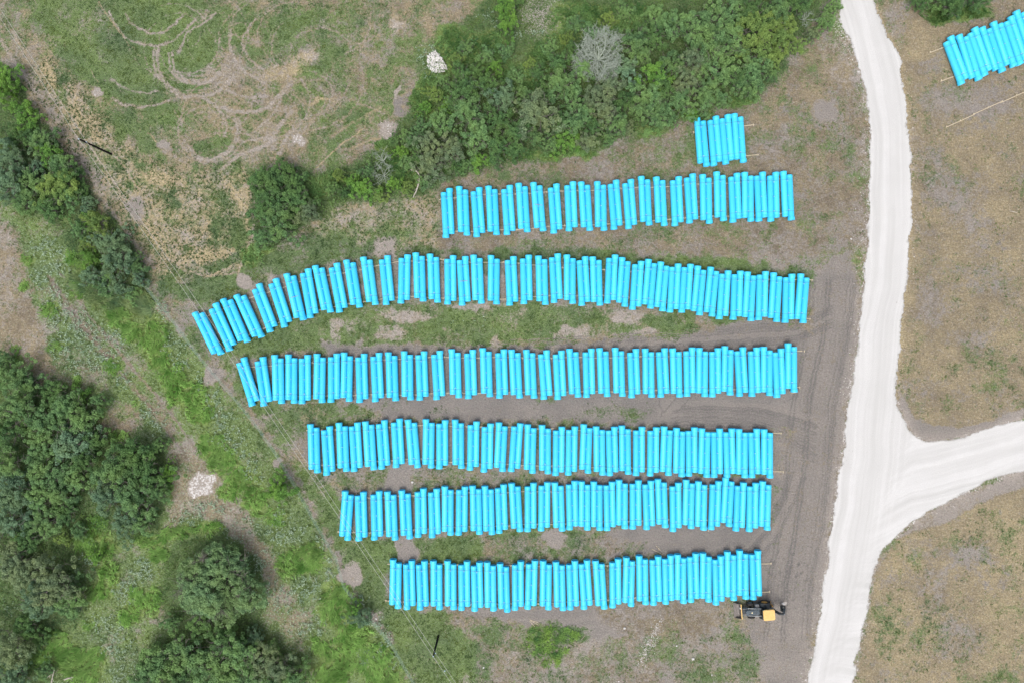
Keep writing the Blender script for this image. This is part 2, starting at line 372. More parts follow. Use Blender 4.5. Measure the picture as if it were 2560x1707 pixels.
poly([(1500,1510),(1830,1505),(1790,1590),(1640,1600),(1500,1560)], 30, .8, G=.12, D=.7, DT=.12, S=.42)
poly([(1680,1590),(1860,1580),(1920,1620),(1880,1700),(1750,1760),(1640,1740)], 34, .75, G=.62, GT=.2, D=.3)
poly([(1880,1500),(2040,1500),(2010,1707),(1900,1707)], 34, .8, G=.12, D=.2, S=.42)
for x, y, rx, ry in ((1380,1572,50,16),(1360,1600,50,22),(1440,1588,36,14),(1370,1640,38,16)):
    blob(x, y, rx, ry, 1.1, .8, G=.85, GT=.2)
stroke([(1640,1570),(1625,1600),(1605,1650)], 4, 8, .7, 0, W=.5)
for x, y, rx, ry in ((1000,1560,50,30),(1050,1610,60,40),(1140,1640,50,30),(1010,1660,30,30),(1100,1540,40,14),(910,1510,20,20),(760,1240,30,26),(860,1390,26,14),(830,1270,16,40),(600,960,16,40),(640,1040,20,30),(700,1110,22,22)):
    blob(x, y, rx, ry, .9, .8, G=.88, GT=.38)
# --- left field beyond the fence
poly(LEFTFIELD, 14, G=.74, GT=.5, D=.5, DT=.22, S=.5, F=.25)
poly([(-300,500),(40,560),(80,700),(120,830),(150,920),(120,985),(60,930),(-60,850),(-300,700)], 50, G=.25, GT=.2, D=.7, DT=.28, S=.62, F=.02)
poly([(230,1060),(300,1000),(340,1010),(350,1060),(300,1100),(250,1100)], 30, .9, G=.2, D=.75, DT=.25, S=.6, F=.05)
poly([(60,620),(130,560),(200,640),(260,760),(330,860),(330,920),(270,960),(200,950),(150,930),(100,800)], 40, .9, G=.7, GT=.35, D=.4, F=.3)
stroke([(130,700),(200,810),(270,890),(330,960),(400,1040),(450,1110),(480,1150)], 13, 22, .8, 1, G=.25, D=.8, DT=.1, F=.15, S=.4)
poly([(400,1130),(480,1100),(560,1200),(640,1290),(690,1400),(700,1500),(640,1560),(650,1420),(560,1310),(470,1290),(420,1340),(410,1240)], 40, G=.3, GT=.35, D=.6, DT=.25, S=.72, F=.3)
poly([(640,1480),(720,1460),(790,1540),(760,1640),(680,1600)], 40, G=.4, D=.7, DT=.25, F=.35)
for x, y, rx, ry in ((350,1425,40,40),(320,1480,40,30),(290,1570,60,34),(310,1650,50,60),(260,1580,34,24),(690,1320,45,30),(770,1470,40,50),(420,860,40,30)):
    blob(x, y, rx, ry, .8, .9, G=.8, GT=.35, F=.3, D=.4)
for x, y, rx, ry in ((20,1560,60,40),(60,1600,40,30),(410,1400,25,30),(400,1540,30,20)):
    blob(x, y, rx, ry, .9, .8, G=.2, D=.7, DT=.15, S=.4)
stroke([(395,760),(440,810),(470,850),(510,900),(540,925),(600,990),(650,1060),(700,1130),(760,1230),(835,1370),(852,1410),(905,1500),(985,1600)], 7, 12, .8, 1, G=.2, D=.5, DT=.2, S=.45)
# --- east of the road
poly([(2270,-500),(2281,0),(2255,120),(2262,260),(2285,430),(2280,560),(2262,760),(2252,880),(2240,985),(2280,1075),(2330,1098),(2430,1085),(2560,1045),(3300,700),(3300,-900),(2300,-900)], 8, warp=0, G=.22, GT=.22, D=.84, DT=.36, S=.32)
poly([(2130,1730),(2170,1540),(2190,1430),(2240,1350),(2330,1290),(2560,1190),(3300,900),(3300,2400),(2130,2400)], 10, warp=0, G=.26, GT=.22, D=.90, DT=.50, S=.34)
for x, y, rx, ry, g in ((2460,930,80,50,.6),(2360,1010,60,40,.6),(2520,960,60,60,.65),(2290,900,26,50,.5),(2340,660,60,30,.35),(2420,790,80,30,.35),(2330,150,50,40,.5),(2280,250,30,50,.5),(2330,1350,100,30,.6),(2260,1480,60,60,.4),(2440,1420,90,30,.35),(2330,1560,60,60,.5),(2300,1380,40,20,.75),(2420,1330,60,20,.6),(2500,1290,60,20,.6),(2350,1500,50,50,.5),(2450,1680,60,40,.5),(2180,1690,26,40,.5)):
    blob(x, y, rx, ry, 1.2, .55, G=g*.6, GT=.2)
for x, y, rx, ry in ((2400,480,80,40),(2420,560,50,70),(2360,250,90,30),(2450,250,90,40),(2330,420,40,60),(2480,690,90,40),(2320,760,30,60),(2440,850,60,30),(2330,1480,40,60),(2400,1380,90,30),(2310,170,30,14),(2400,1600,70,50)):
    blob(x, y, rx, ry, 1.1, .65, D=.30, DT=.15, S=.48)
for x, y, rx, ry in ((2520,850,60,40),(2400,960,50,20),(2480,520,60,30),(2540,1350,60,60),(2350,80,80,18),(2400,600,60,30),(2540,1500,50,90),(2240,1560,40,40),(2560,650,60,60),(2290,130,30,26)):
    blob(x, y, rx, ry, 1.1, .6, D=.95, DT=.62)
for r in ([(2370,1330+60),(2430,1375),(2480,1400),(2520,1440)],[(2340,1440),(2400,1410),(2440,1420),(2470,1470)],[(2330,160),(2400,130),(2440,110)]):
    stroke(r, 6, 10, .6, 1, D=.2, G=.1, S=.45)
poly([(2236,960),(2262,1000),(2290,1045),(2330,1060),(2400,1070),(2480,1050),(2560,1020),(2560,1045),(2430,1088),(2330,1104),(2290,1092),(2262,1050)], 10, warp=0, G=.05, D=.1, S=.32)
poly([(2330,1278),(2400,1240),(2560,1178),(2560,1215),(2440,1262),(2360,1310),(2280,1330),(2240,1350)], 10, warp=0, G=.06, D=.25, DT=.3, S=.45)
# chalk dust beside the road
s = sl_of((1900, 2700, -60, 1780))
dr = segdist(sx[s], sy[s], ROAD, True)
n1 = fbm(PX[s], PY[s], 12, 3, 30)
dust = np.exp(-dr/(3+26*fbm(PX[s], PY[s], 110, 2, 31)**2))*np.clip((n1-.30)*3, 0, 1)
put(np.clip(dust, 0, 1)*.6, s, W=.7, S=.9)
put(np.exp(-dr/16)*.7, s, S=.85)
east = (PX[s] > 2190) & (PY[s] < 1000)
put(np.where(east, np.exp(-dr/7), 0)*.9, s, D=.95, DT=.75, G=.12, W=0)
for a, b, rx, ry in TALL: blob(a, b, rx, ry, .5, .95, G=.95, GT=.9, D=.2, F=.1)
for a, b, rx, ry in SWIRL: blob(a, b, rx, ry, .5, .9, G=.95, GT=.4, D=.2, F=0)
blob(1358, 36, 54, 46, .5, 1, G=.08, D=.25, DT=.3, S=.95, W=.12, F=0); blob(1338, 78, 32, 24, .5, 1, G=.08, D=.2, S=.9, W=.1, F=0); blob(1302, 150, 15, 18, .5, 1, G=.05, D=.1, S=.4, F=0)
blob(505, 1210, 34, 32, .35, 1, G=0, D=.05, S=1, W=.62, F=0); blob(502, 1214, 11, 9, .8, .5, W=.25, S=.7)
stroke([(120,690),(195,800),(262,885),(322,955),(392,1035),(440,1105),(470,1150)], 3.5, 6, .85, 0, G=.1, D=.75, DT=.12, S=.38, F=0)
stroke([(146,678),(222,788),(288,870),(350,942),(418,1020),(464,1085),(500,1135)], 3.5, 6, .85, 0, G=.1, D=.75, DT=.12, S=.38, F=0)
nb = fbm(PX, PY, 75, 3, 101)-.5; nc_ = fbm(PX, PY, 24, 4, 102)-.5; nd = fbm(PX, PY, 60, 4, 103)-.5; ne = fbm(PX, PY, 20, 4, 104)-.5
live = np.clip(F['G']*4, 0, 1)
F['G'] = np.clip(F['G']+(nb*.55+nc_*.75)*live, 0, 1)
F['D'] = np.clip(F['D']+(nd*.65+ne*.7)*np.clip(F['D']*3, 0, 1)-.12*np.clip(F['D']-.5, 0, 1), 0, .9)
F['DT'] = np.clip(F['DT']+(fbm(PX, PY, 48, 4, 105)-.5)*.55+(fbm(PX, PY, 10, 3, 106)-.5)*.4, 0, 1)
F['GT'] = np.clip(F['GT']+(fbm(PX, PY, 50, 4, 107)-.5)*.7, 0, 1)
F['S'] = np.clip(F['S']+(fbm(PX, PY, 40, 4, 108)-.5)*.35, 0, 1)
stroke([(0,100),(60,190),(130,290),(200,400),(262,500),(330,600),(385,670)], 4, 8, .8, 0, G=.08, D=.3, DT=.45, S=.8)
stroke([(30,80),(95,180),(170,285),(235,380),(300,480),(360,560),(420,650),(480,690)], 3, 6, .7, 0, G=.1, D=.5, DT=.7, S=.9)
for i in range(9):
    a = random.uniform(-14, 30); stroke([(170+a,210),(240+a,320),(330+a,430),(400+a,560),(430+a*1.4,650),(520+a,690-a*.3),(600+a*.3,670-a),(632-a*.2,590),(640-a*.3,500)], 1.6, 4, .55, 0, G=.1, D=.6, DT=.7, S=.9)
# wheel rings
Z1 = 3.672
arcs = [(640,190,80,-60,200),(665,255,110,-40,120),(560,110,90,150,270),(760,200,150,-20,100),(700,150,190,20,110),(610,330,62,0,330),(720,230,60,60,260),(640,60,60,90,250),(800,120,120,120,220),(520,330,90,30,150),(600,420,130,-10,60),(690,90,120,100,200),(560,250,120,-30,60),(470,120,75,10,120)]
rings = [[(1145,130),(1200,210),(1290,270),(1390,310),(1500,300),(1600,230),(1680,150)],[(1000,100),(1060,230),(1150,350),(1290,410),(1440,425),(1600,370),(1720,260),(1800,190)],
 [(1450,450),(1440,560),(1480,690),(1580,810),(1700,890),(1850,885),(1980,860),(2080,790),(2150,700)],[(1580,480),(1600,640),(1700,730),(1850,765),(1960,730),(2040,650)],
 [(2120,280),(2105,400),(2140,520),(2200,620),(2300,700),(2420,760)],[(2340,180),(2240,320),(2230,420),(2280,540),(2370,610),(2420,640)],[(1020,730),(1100,790),(1220,840),(1340,860),(1450,835)],
 [(1030,900),(1120,960),(1280,985),(1400,975),(1550,930)],[(1850,900),(1960,950),(2040,1050),(2090,1180),(2060,1260)],[(2190,1080),(2220,1180),(2180,1300),(2100,1400),(1950,1470),(1830,1450),(1740,1370),(1690,1290)],
 [(2080,830),(2200,880),(2350,900),(2450,880)],[(2060,980),(2180,1020),(2350,1030),(2480,980),(2600,860),(2680,770)],[(1500,1390),(1620,1450),(1740,1530)],[(2050,1560),(2200,1430),(2350,1370),(2480,1320),(2600,1130),(2700,1010)],
 [(2350,1200),(2480,1090),(2560,960),(2600,850)],[(2550,1430),(2630,1270),(2690,1180)],[(2180,1290),(2350,1290),(2480,1240)],[(1640,480),(1720,300),(1900,200),(1980,120)]]
rr_ = random.Random(31)
for _ in range(34):
    arcs.append((rr_.uniform(430, 900), rr_.uniform(40, 400), rr_.uniform(40, 150), *(lambda a: (a, a+rr_.uniform(70, 200)))(rr_.uniform(0, 360))))
for cx, cy, r, a0, a1 in arcs:
    stroke([(cx+r*math.cos(R(a0+(a1-a0)*t/14)), cy+r*.85*math.sin(R(a0+(a1-a0)*t/14))) for t in range(15)], 2.0, 5, .66, 0, G=.08, D=.45, DT=.45, S=.70)
    stroke([(cx+(r+9)*math.cos(R(a0+(a1-a0)*t/14)), cy+(r+9)*.85*math.sin(R(a0+(a1-a0)*t/14))) for t in range(2, 14)], 1.5, 5, .42, 0, G=.16, D=.5, DT=.5, S=.6)
for i, r in enumerate(rings):
    for off in ((0, 0), (-9, 3)) if i in (2, 3, 9, 11, 13) else ((0, 0),):
        stroke([(a/Z1+off[0], b/Z1+off[1]) for a, b in r], 3.0, 6, .85, 0, G=.05, D=.3, DT=.42, S=.76)
for r in ([(1350,1220),(1420,1290),(1480,1340)],[(900,20),(1000,160),(1080,280),(1150,370),(1290,520)],[(820,640),(900,760)],[(3340,1180),(3160,1310),(2900,1240+300)]):
    stroke([(a/Z1, b/Z1) for a, b in r], 1.4, 2.5, .9, 0, G=.1, D=.95, DT=.95)
stroke([(880,370),(930,350),(960,345)], 2, 3, .8, 0, G=.1, D=.9, DT=.8)
stroke([(830,340),(880,310),(950,270)], 4, 5, .6, 0, G=.1, D=.8, DT=.75)
for _ in range(110):
    a = random.gauss(1975, 30); b = random.gauss(1440, 42); blob(a, b, random.uniform(1.5, 4.5), random.uniform(1.5, 3.5), .6, .8, S=0, G=.05, D=.1, K=1)
for _ in range(70):
    a = random.uniform(1950, 2110); b = random.uniform(1000, 1650); blob(a, b, random.uniform(1.2, 3), random.uniform(1.2, 3), .6, .7, S=0, K=1)
# tracks on the grey yard
def tracks(pts, gap=9, wd=2.2, s=.05, amt=.7):
    for o in (-gap/2, gap/2):
        q = []
        for i, p in enumerate(pts):
            a = pts[max(0, i-1)]; b = pts[min(len(pts)-1, i+1)]; dx, dy = b[0]-a[0], b[1]-a[1]; L = math.hypot(dx, dy)
            q.append((p[0]-dy/L*o, p[1]+dx/L*o))
        stroke(q, wd, 3, amt, 0, S=s, G=.02, K=.8)
for i in range(13):
    x = 1985+i*10.5; j = random.uniform(-6, 6)
    tracks([(x+50+j, 700), (x+30, 850), (x+j, 1000), (x-14, 1150), (x-30+j, 1300), (x-60, 1450), (x-70, 1600)], random.choice((5, 9)), random.uniform(1, 2.4), random.choice((0, .05, .5, .62)), .8)
for i in range(7):
    y = 1008+i*10; tracks([(1560+random.uniform(-60, 160), y), (1760, y+random.uniform(-4, 4)), (1880, y+4), (1960, y+16+i*3), (2040, y+40+i*8)], 6, random.uniform(.8, 1.9), random.choice((0, .05, .55)), .85)
for i in range(5):
    y = 800+i*11; tracks([(1240+i*60, y+56-i*4), (1600, y+38), (1800, y+22), (1990, y+10), (2080, y-30)], 6, 1.5, random.choice((.02, .55)), .8)
for i in range(6):
    tracks([(1850+i*10, 1390), (1900+i*10, 1330), (1945+i*9, 1240), (1965+i*9, 1180)], 5, 1.3, random.choice((0, .55)), .85)
for i in range(5):
    tracks([(1150, 1530+i*7), (1300, 1522+i*9), (1420, 1515+i*12), (1520, 1480+i*18)], 5, 1.2, random.choice((.1, .55)), .5)
for a in ((1645,995,1655,1030),(1690,995,1650,1040),(1730,990,1690,1030),(1935,990,1925,1010),(1990,985,1960,1005)):
    stroke([a[:2], a[2:]], 1.2, 2.5, .8, 0, S=.02, K=1)
# dark and pale round bare spots
for x, y, r, sv_, w_ in ((745,355,19,1,.42),(970,325,25,.95,.25),(1012,270,27,.3,0),(240,236,14,.95,.3),(410,365,18,.7,0),(610,705,20,.85,.1),(967,622,27,.8,.05),(530,937,24,.75,.05),(505,1210,33,1,.5),
   (880,1440,30,.8,.1),(693,1158,14,.7,0),(335,515,26,.55,0),(175,586,18,.85,0),(1300,150,15,.4,0),(2062,275,28,.5,0),(1385,1345,24,.65,0),(995,1200,30,.42,0),(1022,1385,26,.5,0),(1230,520,10,.5,0),(1961,1502,5,1,.7),(1172,1500,8,.6,0)):
    blob(x, y, r, r*random.uniform(.85, 1.1), .6, .95, G=.04, D=.12, DT=.4, S=sv_*.8, F=0, W=w_*.9)
blob(1360, 40, 52, 46, .5, 1, G=.12, D=.2, S=.9, W=.15); blob(1340, 75, 30, 26, .5, 1, G=.1, D=.2, S=.9, W=.12)
blob(1020, 268, 14, 20, .7, .6, D=.8, DT=.5); blob(996, 236, 6, 16, .5, .8, G=0, D=.1, S=.8)
blob(530, 937, 11, 11, .6, .8, S=.3, W=0); blob(500, 1212, 12, 9, .8, .5, W=.2, S=.6)
stroke([(1000,1170),(995,1240)], 30, 14, .95, 1, G=.04, D=.05, S=.4)
stroke([(1010,1345),(1025,1400)], 24, 14, .95, 1, G=.04, D=.05, S=.45)
for pg in (THICKET, HEDGE, WOODS, WOODS2): poly(pg, 30, .9, G=.95, GT=.25, D=.2, F=0)
for a, b, rx, ry in GRASSB: blob(a, b, rx, ry, .5, .9, G=.95, GT=.85, D=.2, F=0)

# ---------------------------------------------------------------- ground sheet
nr, nc = GX.shape
zz = (fbm(PX, PY, 90, 3, 40)-.5)*.0
verts = np.stack([GX, GY, zz], -1).reshape(-1, 3)
i = np.arange(nr*nc).reshape(nr, nc)
quads = np.stack([i[:-1, :-1], i[:-1, 1:], i[1:, 1:], i[1:, :-1]], -1).reshape(-1)
gme = np_mesh('ground', verts, quads, 4)
for nm, keys in (('cover', ('G', 'GT', 'D', 'DT')), ('soil', ('W', 'S', 'F', 'K'))):
    a = gme.color_attributes.new(nm, 'FLOAT_COLOR', 'POINT')
    a.data.foreach_set('color', np.stack([F[k] for k in keys], -1).astype(np.float32).ravel())
def ground_material():
    k = NT('ground_cover'); pos = k.pos()
    def split(nm):
        a = k.attr(nm); sp = k.n.new('ShaderNodeSeparateColor'); k.link(a.outputs['Color'], sp.inputs[0])
        return sp.outputs[0], sp.outputs[1], sp.outputs[2], a.outputs['Alpha']
    G, GT, D, DT = split('cover'); W, Sl, Fl, K = split('soil')
    nf = k.mapr(k.noise(2.8, 4, .7, pos), .32, .68)
    nm = k.mapr(k.noise(1.1, 5, .65, pos, .4), .30, .70)
    nl = k.mapr(k.noise(.16, 4, .6, pos), .32, .68)
    nh = k.mapr(k.noise(4.6, 2, .6, pos), .34, .66)
    nq = k.mapr(k.noise(2.6, 5, .75, pos, .8), .3, .7)
    # soil
    nv = k.mapr(k.noise(3.1, 6, .8, pos, .3), .33, .67)
    nw = k.mapr(k.noise(1.5, 6, .75, pos, .5), .33, .67)
    soil = k.mix(Sl, (.146, .136, .131), (.40, .350, .305))
    soil = k.mix(k.math('MULTIPLY', nw, .40), soil, k.mix(Sl, (.165, .154, .154), (.30, .268, .248)))
    soil = k.mix(k.math('MULTIPLY', nh, .28), soil, k.mix(Sl, (.090, .081, .078), (.25, .215, .19)))
    soil = k.mix(k.math('MULTIPLY', K, k.math('MULTIPLY', nh, .5)), soil, (.075, .068, .067))
    # dry grass
    dry = k.mix(DT, (.195, .155, .108), (.43, .350, .200))
    dry = k.mix(k.math('MULTIPLY', nv, .70), dry, k.mix(DT, (.095, .083, .062), (.26, .215, .130)))
    dry = k.mix(k.math('MULTIPLY', k.mapr(k.noise(2.2, 5, .7, pos), .52, .66), .6), dry, k.mix(DT, (.33, .285, .235), (.55, .48, .34)))
    mp = k.n.new('ShaderNodeMapping'); mp.inputs['Scale'].default_value = (.5, 3.2, 1); mp.inputs['Rotation'].default_value = (0, 0, R(-28)); k.link(pos, mp.inputs[0])
    streak = k.mapr(k.noise(1.3, 6, .75, mp.outputs[0], 1.2), .38, .62)
    dry = k.mix(k.math('MULTIPLY', streak, .68), dry, k.mix(DT, (.125, .102, .080), (.30, .245, .150)))
    th = k.math('ADD', k.math('MULTIPLY', nf, .35), k.math('MULTIPLY', nw, .65))
    fd = k.math('ADD', k.math('MULTIPLY', k.math('SUBTRACT', k.math('ADD', th, D), 1.0), 2.0), .5, True)
    col = k.mix(fd, soil, dry)
    # green
    grn = k.mix(GT, (.044, .092, .036), (.150, .235, .048))
    grn = k.mix(k.math('MULTIPLY', nv, .6), grn, k.mix(GT, (.090, .140, .060), (.225, .290, .095)))
    grn = k.mix(k.math('MULTIPLY', nl, .2), grn, (.105, .130, .068))
    tg = k.math('ADD', k.math('MULTIPLY', nq, .55), k.math('ADD', k.math('MULTIPLY', nv, .25), k.math('MULTIPLY', nl, .2)))
    fg = k.math('ADD', k.math('MULTIPLY', k.math('SUBTRACT', k.math('ADD', tg, G), 1.0), 2.8), .5, True)
    col = k.mix(k.math('MULTIPLY', fg, .94), col, grn)
    # speckle of litter, crumbs and small shadows of clods
    col = k.mix(k.math('MULTIPLY', k.mapr(k.noise(7.5, 2, .6, pos), .56, .70), .35), col, (.42, .385, .33))
    col = k.mix(k.math('MULTIPLY', k.mapr(k.noise(6.1, 2, .6, pos), .54, .70), .42), col, (.060, .058, .040))
    # pale weeds
    ff = k.math('ADD', k.math('MULTIPLY', k.math('SUBTRACT', k.math('ADD', nh, k.math('MULTIPLY', Fl, .8)), 1.0), 5), .5, True)
    col = k.mix(k.math('MULTIPLY', ff, .6), col, (.26, .34, .22))
    # chalk
    tw = k.math('ADD', k.math('MULTIPLY', nf, .6), k.math('MULTIPLY', nh, .4))
    fw = k.math('ADD', k.math('MULTIPLY', k.math('SUBTRACT', k.math('ADD', tw, W), 1.0), 4), .5, True)
    fw = k.math('MULTIPLY', fw, k.mapr(W, 0, .12))
    col = k.mix(fw, col, (.60, .575, .56))
    gr = k.mapr(k.noise(3.9, 2, .7, pos), .32, .68, .78, 1.22)
    veg = k.math('MAXIMUM', G, D); gr = k.math('ADD', 1.0, k.math('MULTIPLY', k.math('SUBTRACT', gr, 1.0), k.mapr(veg, .05, .4, .35, 1.0)))
    cx = k.n.new('ShaderNodeVectorMath'); cx.operation = 'SCALE'; k.link(col, cx.inputs[0]); k.link(gr, cx.inputs['Scale'])
    k.base(cx.outputs[0]); k.rough(.95, .1)
    k.bump(k.math('ADD', nf, k.math('MULTIPLY', nh, .6)), .6, .08)
    return k.m
gme.materials.append(ground_material())
tag(obj('ground', gme), kind='structure')

# ---------------------------------------------------------------- road
def resample(pts, step):
    out = []
    for i in range(len(pts)):
        a, b = pts[i], pts[(i+1) % len(pts)]; L = math.hypot(b[0]-a[0], b[1]-a[1]); n = max(1, int(L/step))
        for j in range(n): out.append((a[0]+(b[0]-a[0])*j/n, a[1]+(b[1]-a[1])*j/n))
    return out
ex = np.arange(37, 84, .13); ey = np.arange(-62, 62, .13)
RX, RY = np.meshgrid(ex, ey); rpx = (RX/S+1280).astype(np.float32); rpy = (853.5-RY/S).astype(np.float32)
jx = rpx+(fbm(rpx, rpy, 30, 5, 50)-.5)*16+(fbm(rpx, rpy, 5, 2, 52)-.5)*7; jy = rpy+(fbm(rpx, rpy, 30, 5, 51)-.5)*12
rd = segdist(jx, jy, ROAD, True); rd = np.where(inpoly(jx, jy, ROAD), rd, -rd)
cy_ = [-900,0,100,215,340,427,550,672,781,854,1000,1150,1281,1430,1520,1600,1707,2400]; cx_ = [2135,2148,2178,2212,2228,2230,2226,2217,2204,2196,2180,2165,2150,2125,2110,2092,2075,1960]
bx_ = [2180,2280,2400,2480,2560,2700,3400]; by_ = [1240,1190,1160,1138,1111,1058,795]
um = rpx-np.interp(rpy, cy_, cx_); ub = rpy-np.interp(rpx, bx_, by_)+.12*(rpx-2300)*0
wb = sstep((rpx-2215+.35*(rpy-1150))/90)*(rpy > 900)
def rut(u, al): 
    r_ = 0
    for fr, sd in ((4.5, 1), (10, 2), (24, 3)): r_ = r_+(vnoise(u+(fbm(rpx, rpy, 120, 2, 67)-.5)*20, al*.02, fr, 60+sd)-.5)*.55
    return r_
ruts = .5+rut(um, rpy)*(1-wb)+rut(ub+500, rpx)*wb+.5*rut(um*.6+ub*.8+900, rpx)*wb*(1-wb)*4
ruts = np.clip(ruts*.75+.25*fbm(rpx, rpy, 40, 4, 66), 0, 1)
keep = rd > -.6
kq = keep[:-1, :-1] & keep[1:, :-1] & keep[:-1, 1:] & keep[1:, 1:]
ids = np.arange(RX.size).reshape(RX.shape)
q4 = np.stack([ids[:-1, :-1], ids[:-1, 1:], ids[1:, 1:], ids[1:, :-1]], -1)[kq]
used = np.unique(q4); remap = np.zeros(RX.size, np.int32); remap[used] = np.arange(len(used))
rv = np.stack([RX.ravel()[used], RY.ravel()[used], np.full(len(used), .012)], 1)
me = np_mesh('gravel_road', rv, remap[q4].ravel(), 4)
for nm, arr in (('edge', rd), ('ruts', ruts)):
    a = me.attributes.new(nm, 'FLOAT', 'POINT'); a.data.foreach_set('value', arr.ravel()[used].astype(np.float32))
def road_material():
    k = NT('chalk_gravel'); pos = k.pos()
    ed = k.attr('edge').outputs['Fac']; ru = k.attr('ruts').outputs['Fac']
    nm = k.mapr(k.noise(.5, 6, .7, pos), .35, .65); nh = k.mapr(k.noise(9, 4, .75, pos), .33, .67); nf = k.mapr(k.noise(2.5, 6, .8, pos), .33, .67)
    sp = k.mapr(k.noise(1.4, 2, .5, pos), .745, .78)
    col = k.mix(k.mapr(ru, .25, .8), (.61, .60, .59), (.50, .492, .478))
    col = k.mix(k.math('MULTIPLY', nm, .35), col, (.52, .51, .495))
    col = k.mix(k.math('MULTIPLY', nh, .32), col, (.42, .41, .395))
    col = k.mix(k.math('MULTIPLY', sp, .6), col, (.28, .26, .235))
    e = k.math('ADD', k.math('MULTIPLY', k.math('ADD', nf, nh), 3.6), k.math('MULTIPLY', ed, -1.0))
    col = k.mix(k.mapr(e, -1.5, 5.5), col, k.mix(nh, (.25, .22, .19), (.16, .145, .125)))
    k.base(col); k.rough(.95, .1); k.bump(k.math('ADD', nh, k.math('MULTIPLY', ru, -1.5)), .5, .05)
    return k.m
me.materials.append(road_material())
tag(obj('gravel_road', me), kind='structure')
# the same road running on beyond the photo, coarser
def strip(name, pts):
    bm = bmesh.new(); f = bm.faces.new([bm.verts.new(((a-1280)*S, (853.5-b)*S, .010)) for a, b in pts]); bm.normal_update()
    if f.normal.z < 0: f.normal_flip()
    bmesh.ops.triangulate(bm, faces=[f]); me = bpy.data.meshes.new(name); bm.to_mesh(me); bm.free()
    mt = simple('chalk_gravel_far', (.58, .575, .56), (.44, .43, .41), 1.2, .95, .1); me.materials.append(mt); tag(obj(name, me), kind='structure')
strip('gravel_road', [(2112,-1900),(2100,-250),(2155,-250),(2170,-1900)])
strip('gravel_road', [(1985,1958),(1900,3400),(2020,3400),(2105,1958)])
strip('gravel_road', [(2777,963),(3900,560),(3900,690),(2777,1097)])

# ---------------------------------------------------------------- materials for things
def pipe_material():
    k = NT('turquoise_pvc'); n = k.mapr(k.noise(.9, 4, .6, k.objc()), .3, .7); r = k.objrand()
    col = k.mix(k.math('MULTIPLY', n, .25), (.054, .575, .86), (.072, .61, .86))
    col = k.mix(k.math('MULTIPLY', r, .5), col, (.038, .51, .86))
    sp = k.mapr(k.noise(5, 2, .5, k.objc()), .77, .80); col = k.mix(k.math('MULTIPLY', sp, .35), col, (.08, .14, .15))
    k.base(col); k.rough(.42, .45); return k.m
M_pipe = pipe_material()
M_strap = simple('strap_band', (.10, .30, .38), (.06, .20, .27), 20, .6)
M_clip = simple('pale_clip', (.55, .72, .74), (.4, .6, .65), 20, .6)
M_wood = simple('new_pine_timber', (.56, .49, .37), (.44, .36, .25), 12, .85, .1)
M_greywood = simple('weathered_stick', (.34, .29, .24), (.24, .20, .17), 12, .9, .1)
M_pole = simple('shaded_pole_wood', (.012, .011, .011), (.02, .018, .016), 10, .9, .1)  # black base colour stands in for wood seen in shade
M_wire = simple('aluminium_wire', (.55, .54, .50), (.45, .44, .4), 3, .5, .3)
M_porc = simple('grey_fitting', (.45, .55, .62), (.3, .38, .45), 10, .5)
M_rock = simple('white_limestone', (.62, .60, .58), (.5, .48, .46), 5, .9, .1, bump=.3)
M_bark = simple('grey_bark', (.20, .18, .165), (.11, .10, .09), 6, .9, .1)
M_dead = simple('bleached_branch', (.36, .41, .34), (.24, .27, .23), 6, .9, .1)
M_palewood = simple('bleached_log', (.50, .46, .40), (.36, .32, .27), 6, .9, .1)
M_steel = simple('fence_steel', (.30, .42, .36), (.22, .3, .27), 6, .6)

# ---------------------------------------------------------------- pipe pairs
RP, RB, LP = .413, .482, 6.27
ZP = .09+RP
def pipe_mesh():
    m = MB(); h = LP/2; t = .034
    out = [(-h, RP-.03), (-h+.03, RP-.012), (-h+.10, RP), (-h+.36, RP), (-h+.37, RP-.004), (-h+.385, RP-.004), (-h+.395, RP), (h-.62, RP), (h-.52, RP+.004), (h-.44, RB-.028), (h-.38, RB-.010), (h-.33, RB-.004), (h-.30, RB-.012), (h-.26, RB-.012), (h-.23, RB), (h-.03, RB), (h, RB-.012)]
    inn = [(h, RB-.03), (h-.10, RB-.045), (h-.42, RB-.05), (h-.6, RP-t), (0, RP-t), (-h, RP-.052)]
    m.lathe(out+inn+[out[0]], 'Y', 32)
    return m
def strap_mesh(y):
    m = MB(); r = RP+.006; pts = []
    for k in range(13): a = R(90-180*k/12); pts.append((RP+r*math.cos(a), r*math.sin(a)))
    for k in range(13): a = R(-90-180*k/12); pts.append((-RP+r*math.cos(a), r*math.sin(a)))
    wv = .022; n = len(pts); vs = []
    for (a, b) in pts: vs += [(a, y-wv, b), (a, y+wv, b)]
    m.add(vs, [(2*i, 2*i+1, 2*((i+1) % n)+1, 2*((i+1) % n)) for i in range(n)], True)
    return m
def copy_tree(o, parent=None):
    c = o.copy(); C.objects.link(c)
    if parent: c.parent = parent
    for ch in o.children: copy_tree(ch, c)
    return c
def make_pair(kind):
    r = empty('pipe_pair', (0, 0, 0)); st = (LP+.50)/2-LP/2
    up = pipe_mesh().build('pipe', M_pipe, r); up.location = (-RP-.004 if kind == 'L' else RP+.004, st, ZP)
    dn = obj('pipe', up.data, r); dn.location = (RP+.004 if kind == 'L' else -RP-.004, -st, ZP); dn.rotation_euler = (0, 0, math.pi)
    for y in (-2.16, 2.20):
        s_ = strap_mesh(0).build('strap', M_strap, r); s_.location = (0, y, ZP)
    for y, ln in ((0, .16), (-2.0, .22), (2.0, .2)):
        m = MB(); m.box((0, 0, RP*.80), (ln, .05, .05)); c_ = m.build('tie_clip', M_clip, r); c_.location = (0, y, ZP)
    return r
protos = {}
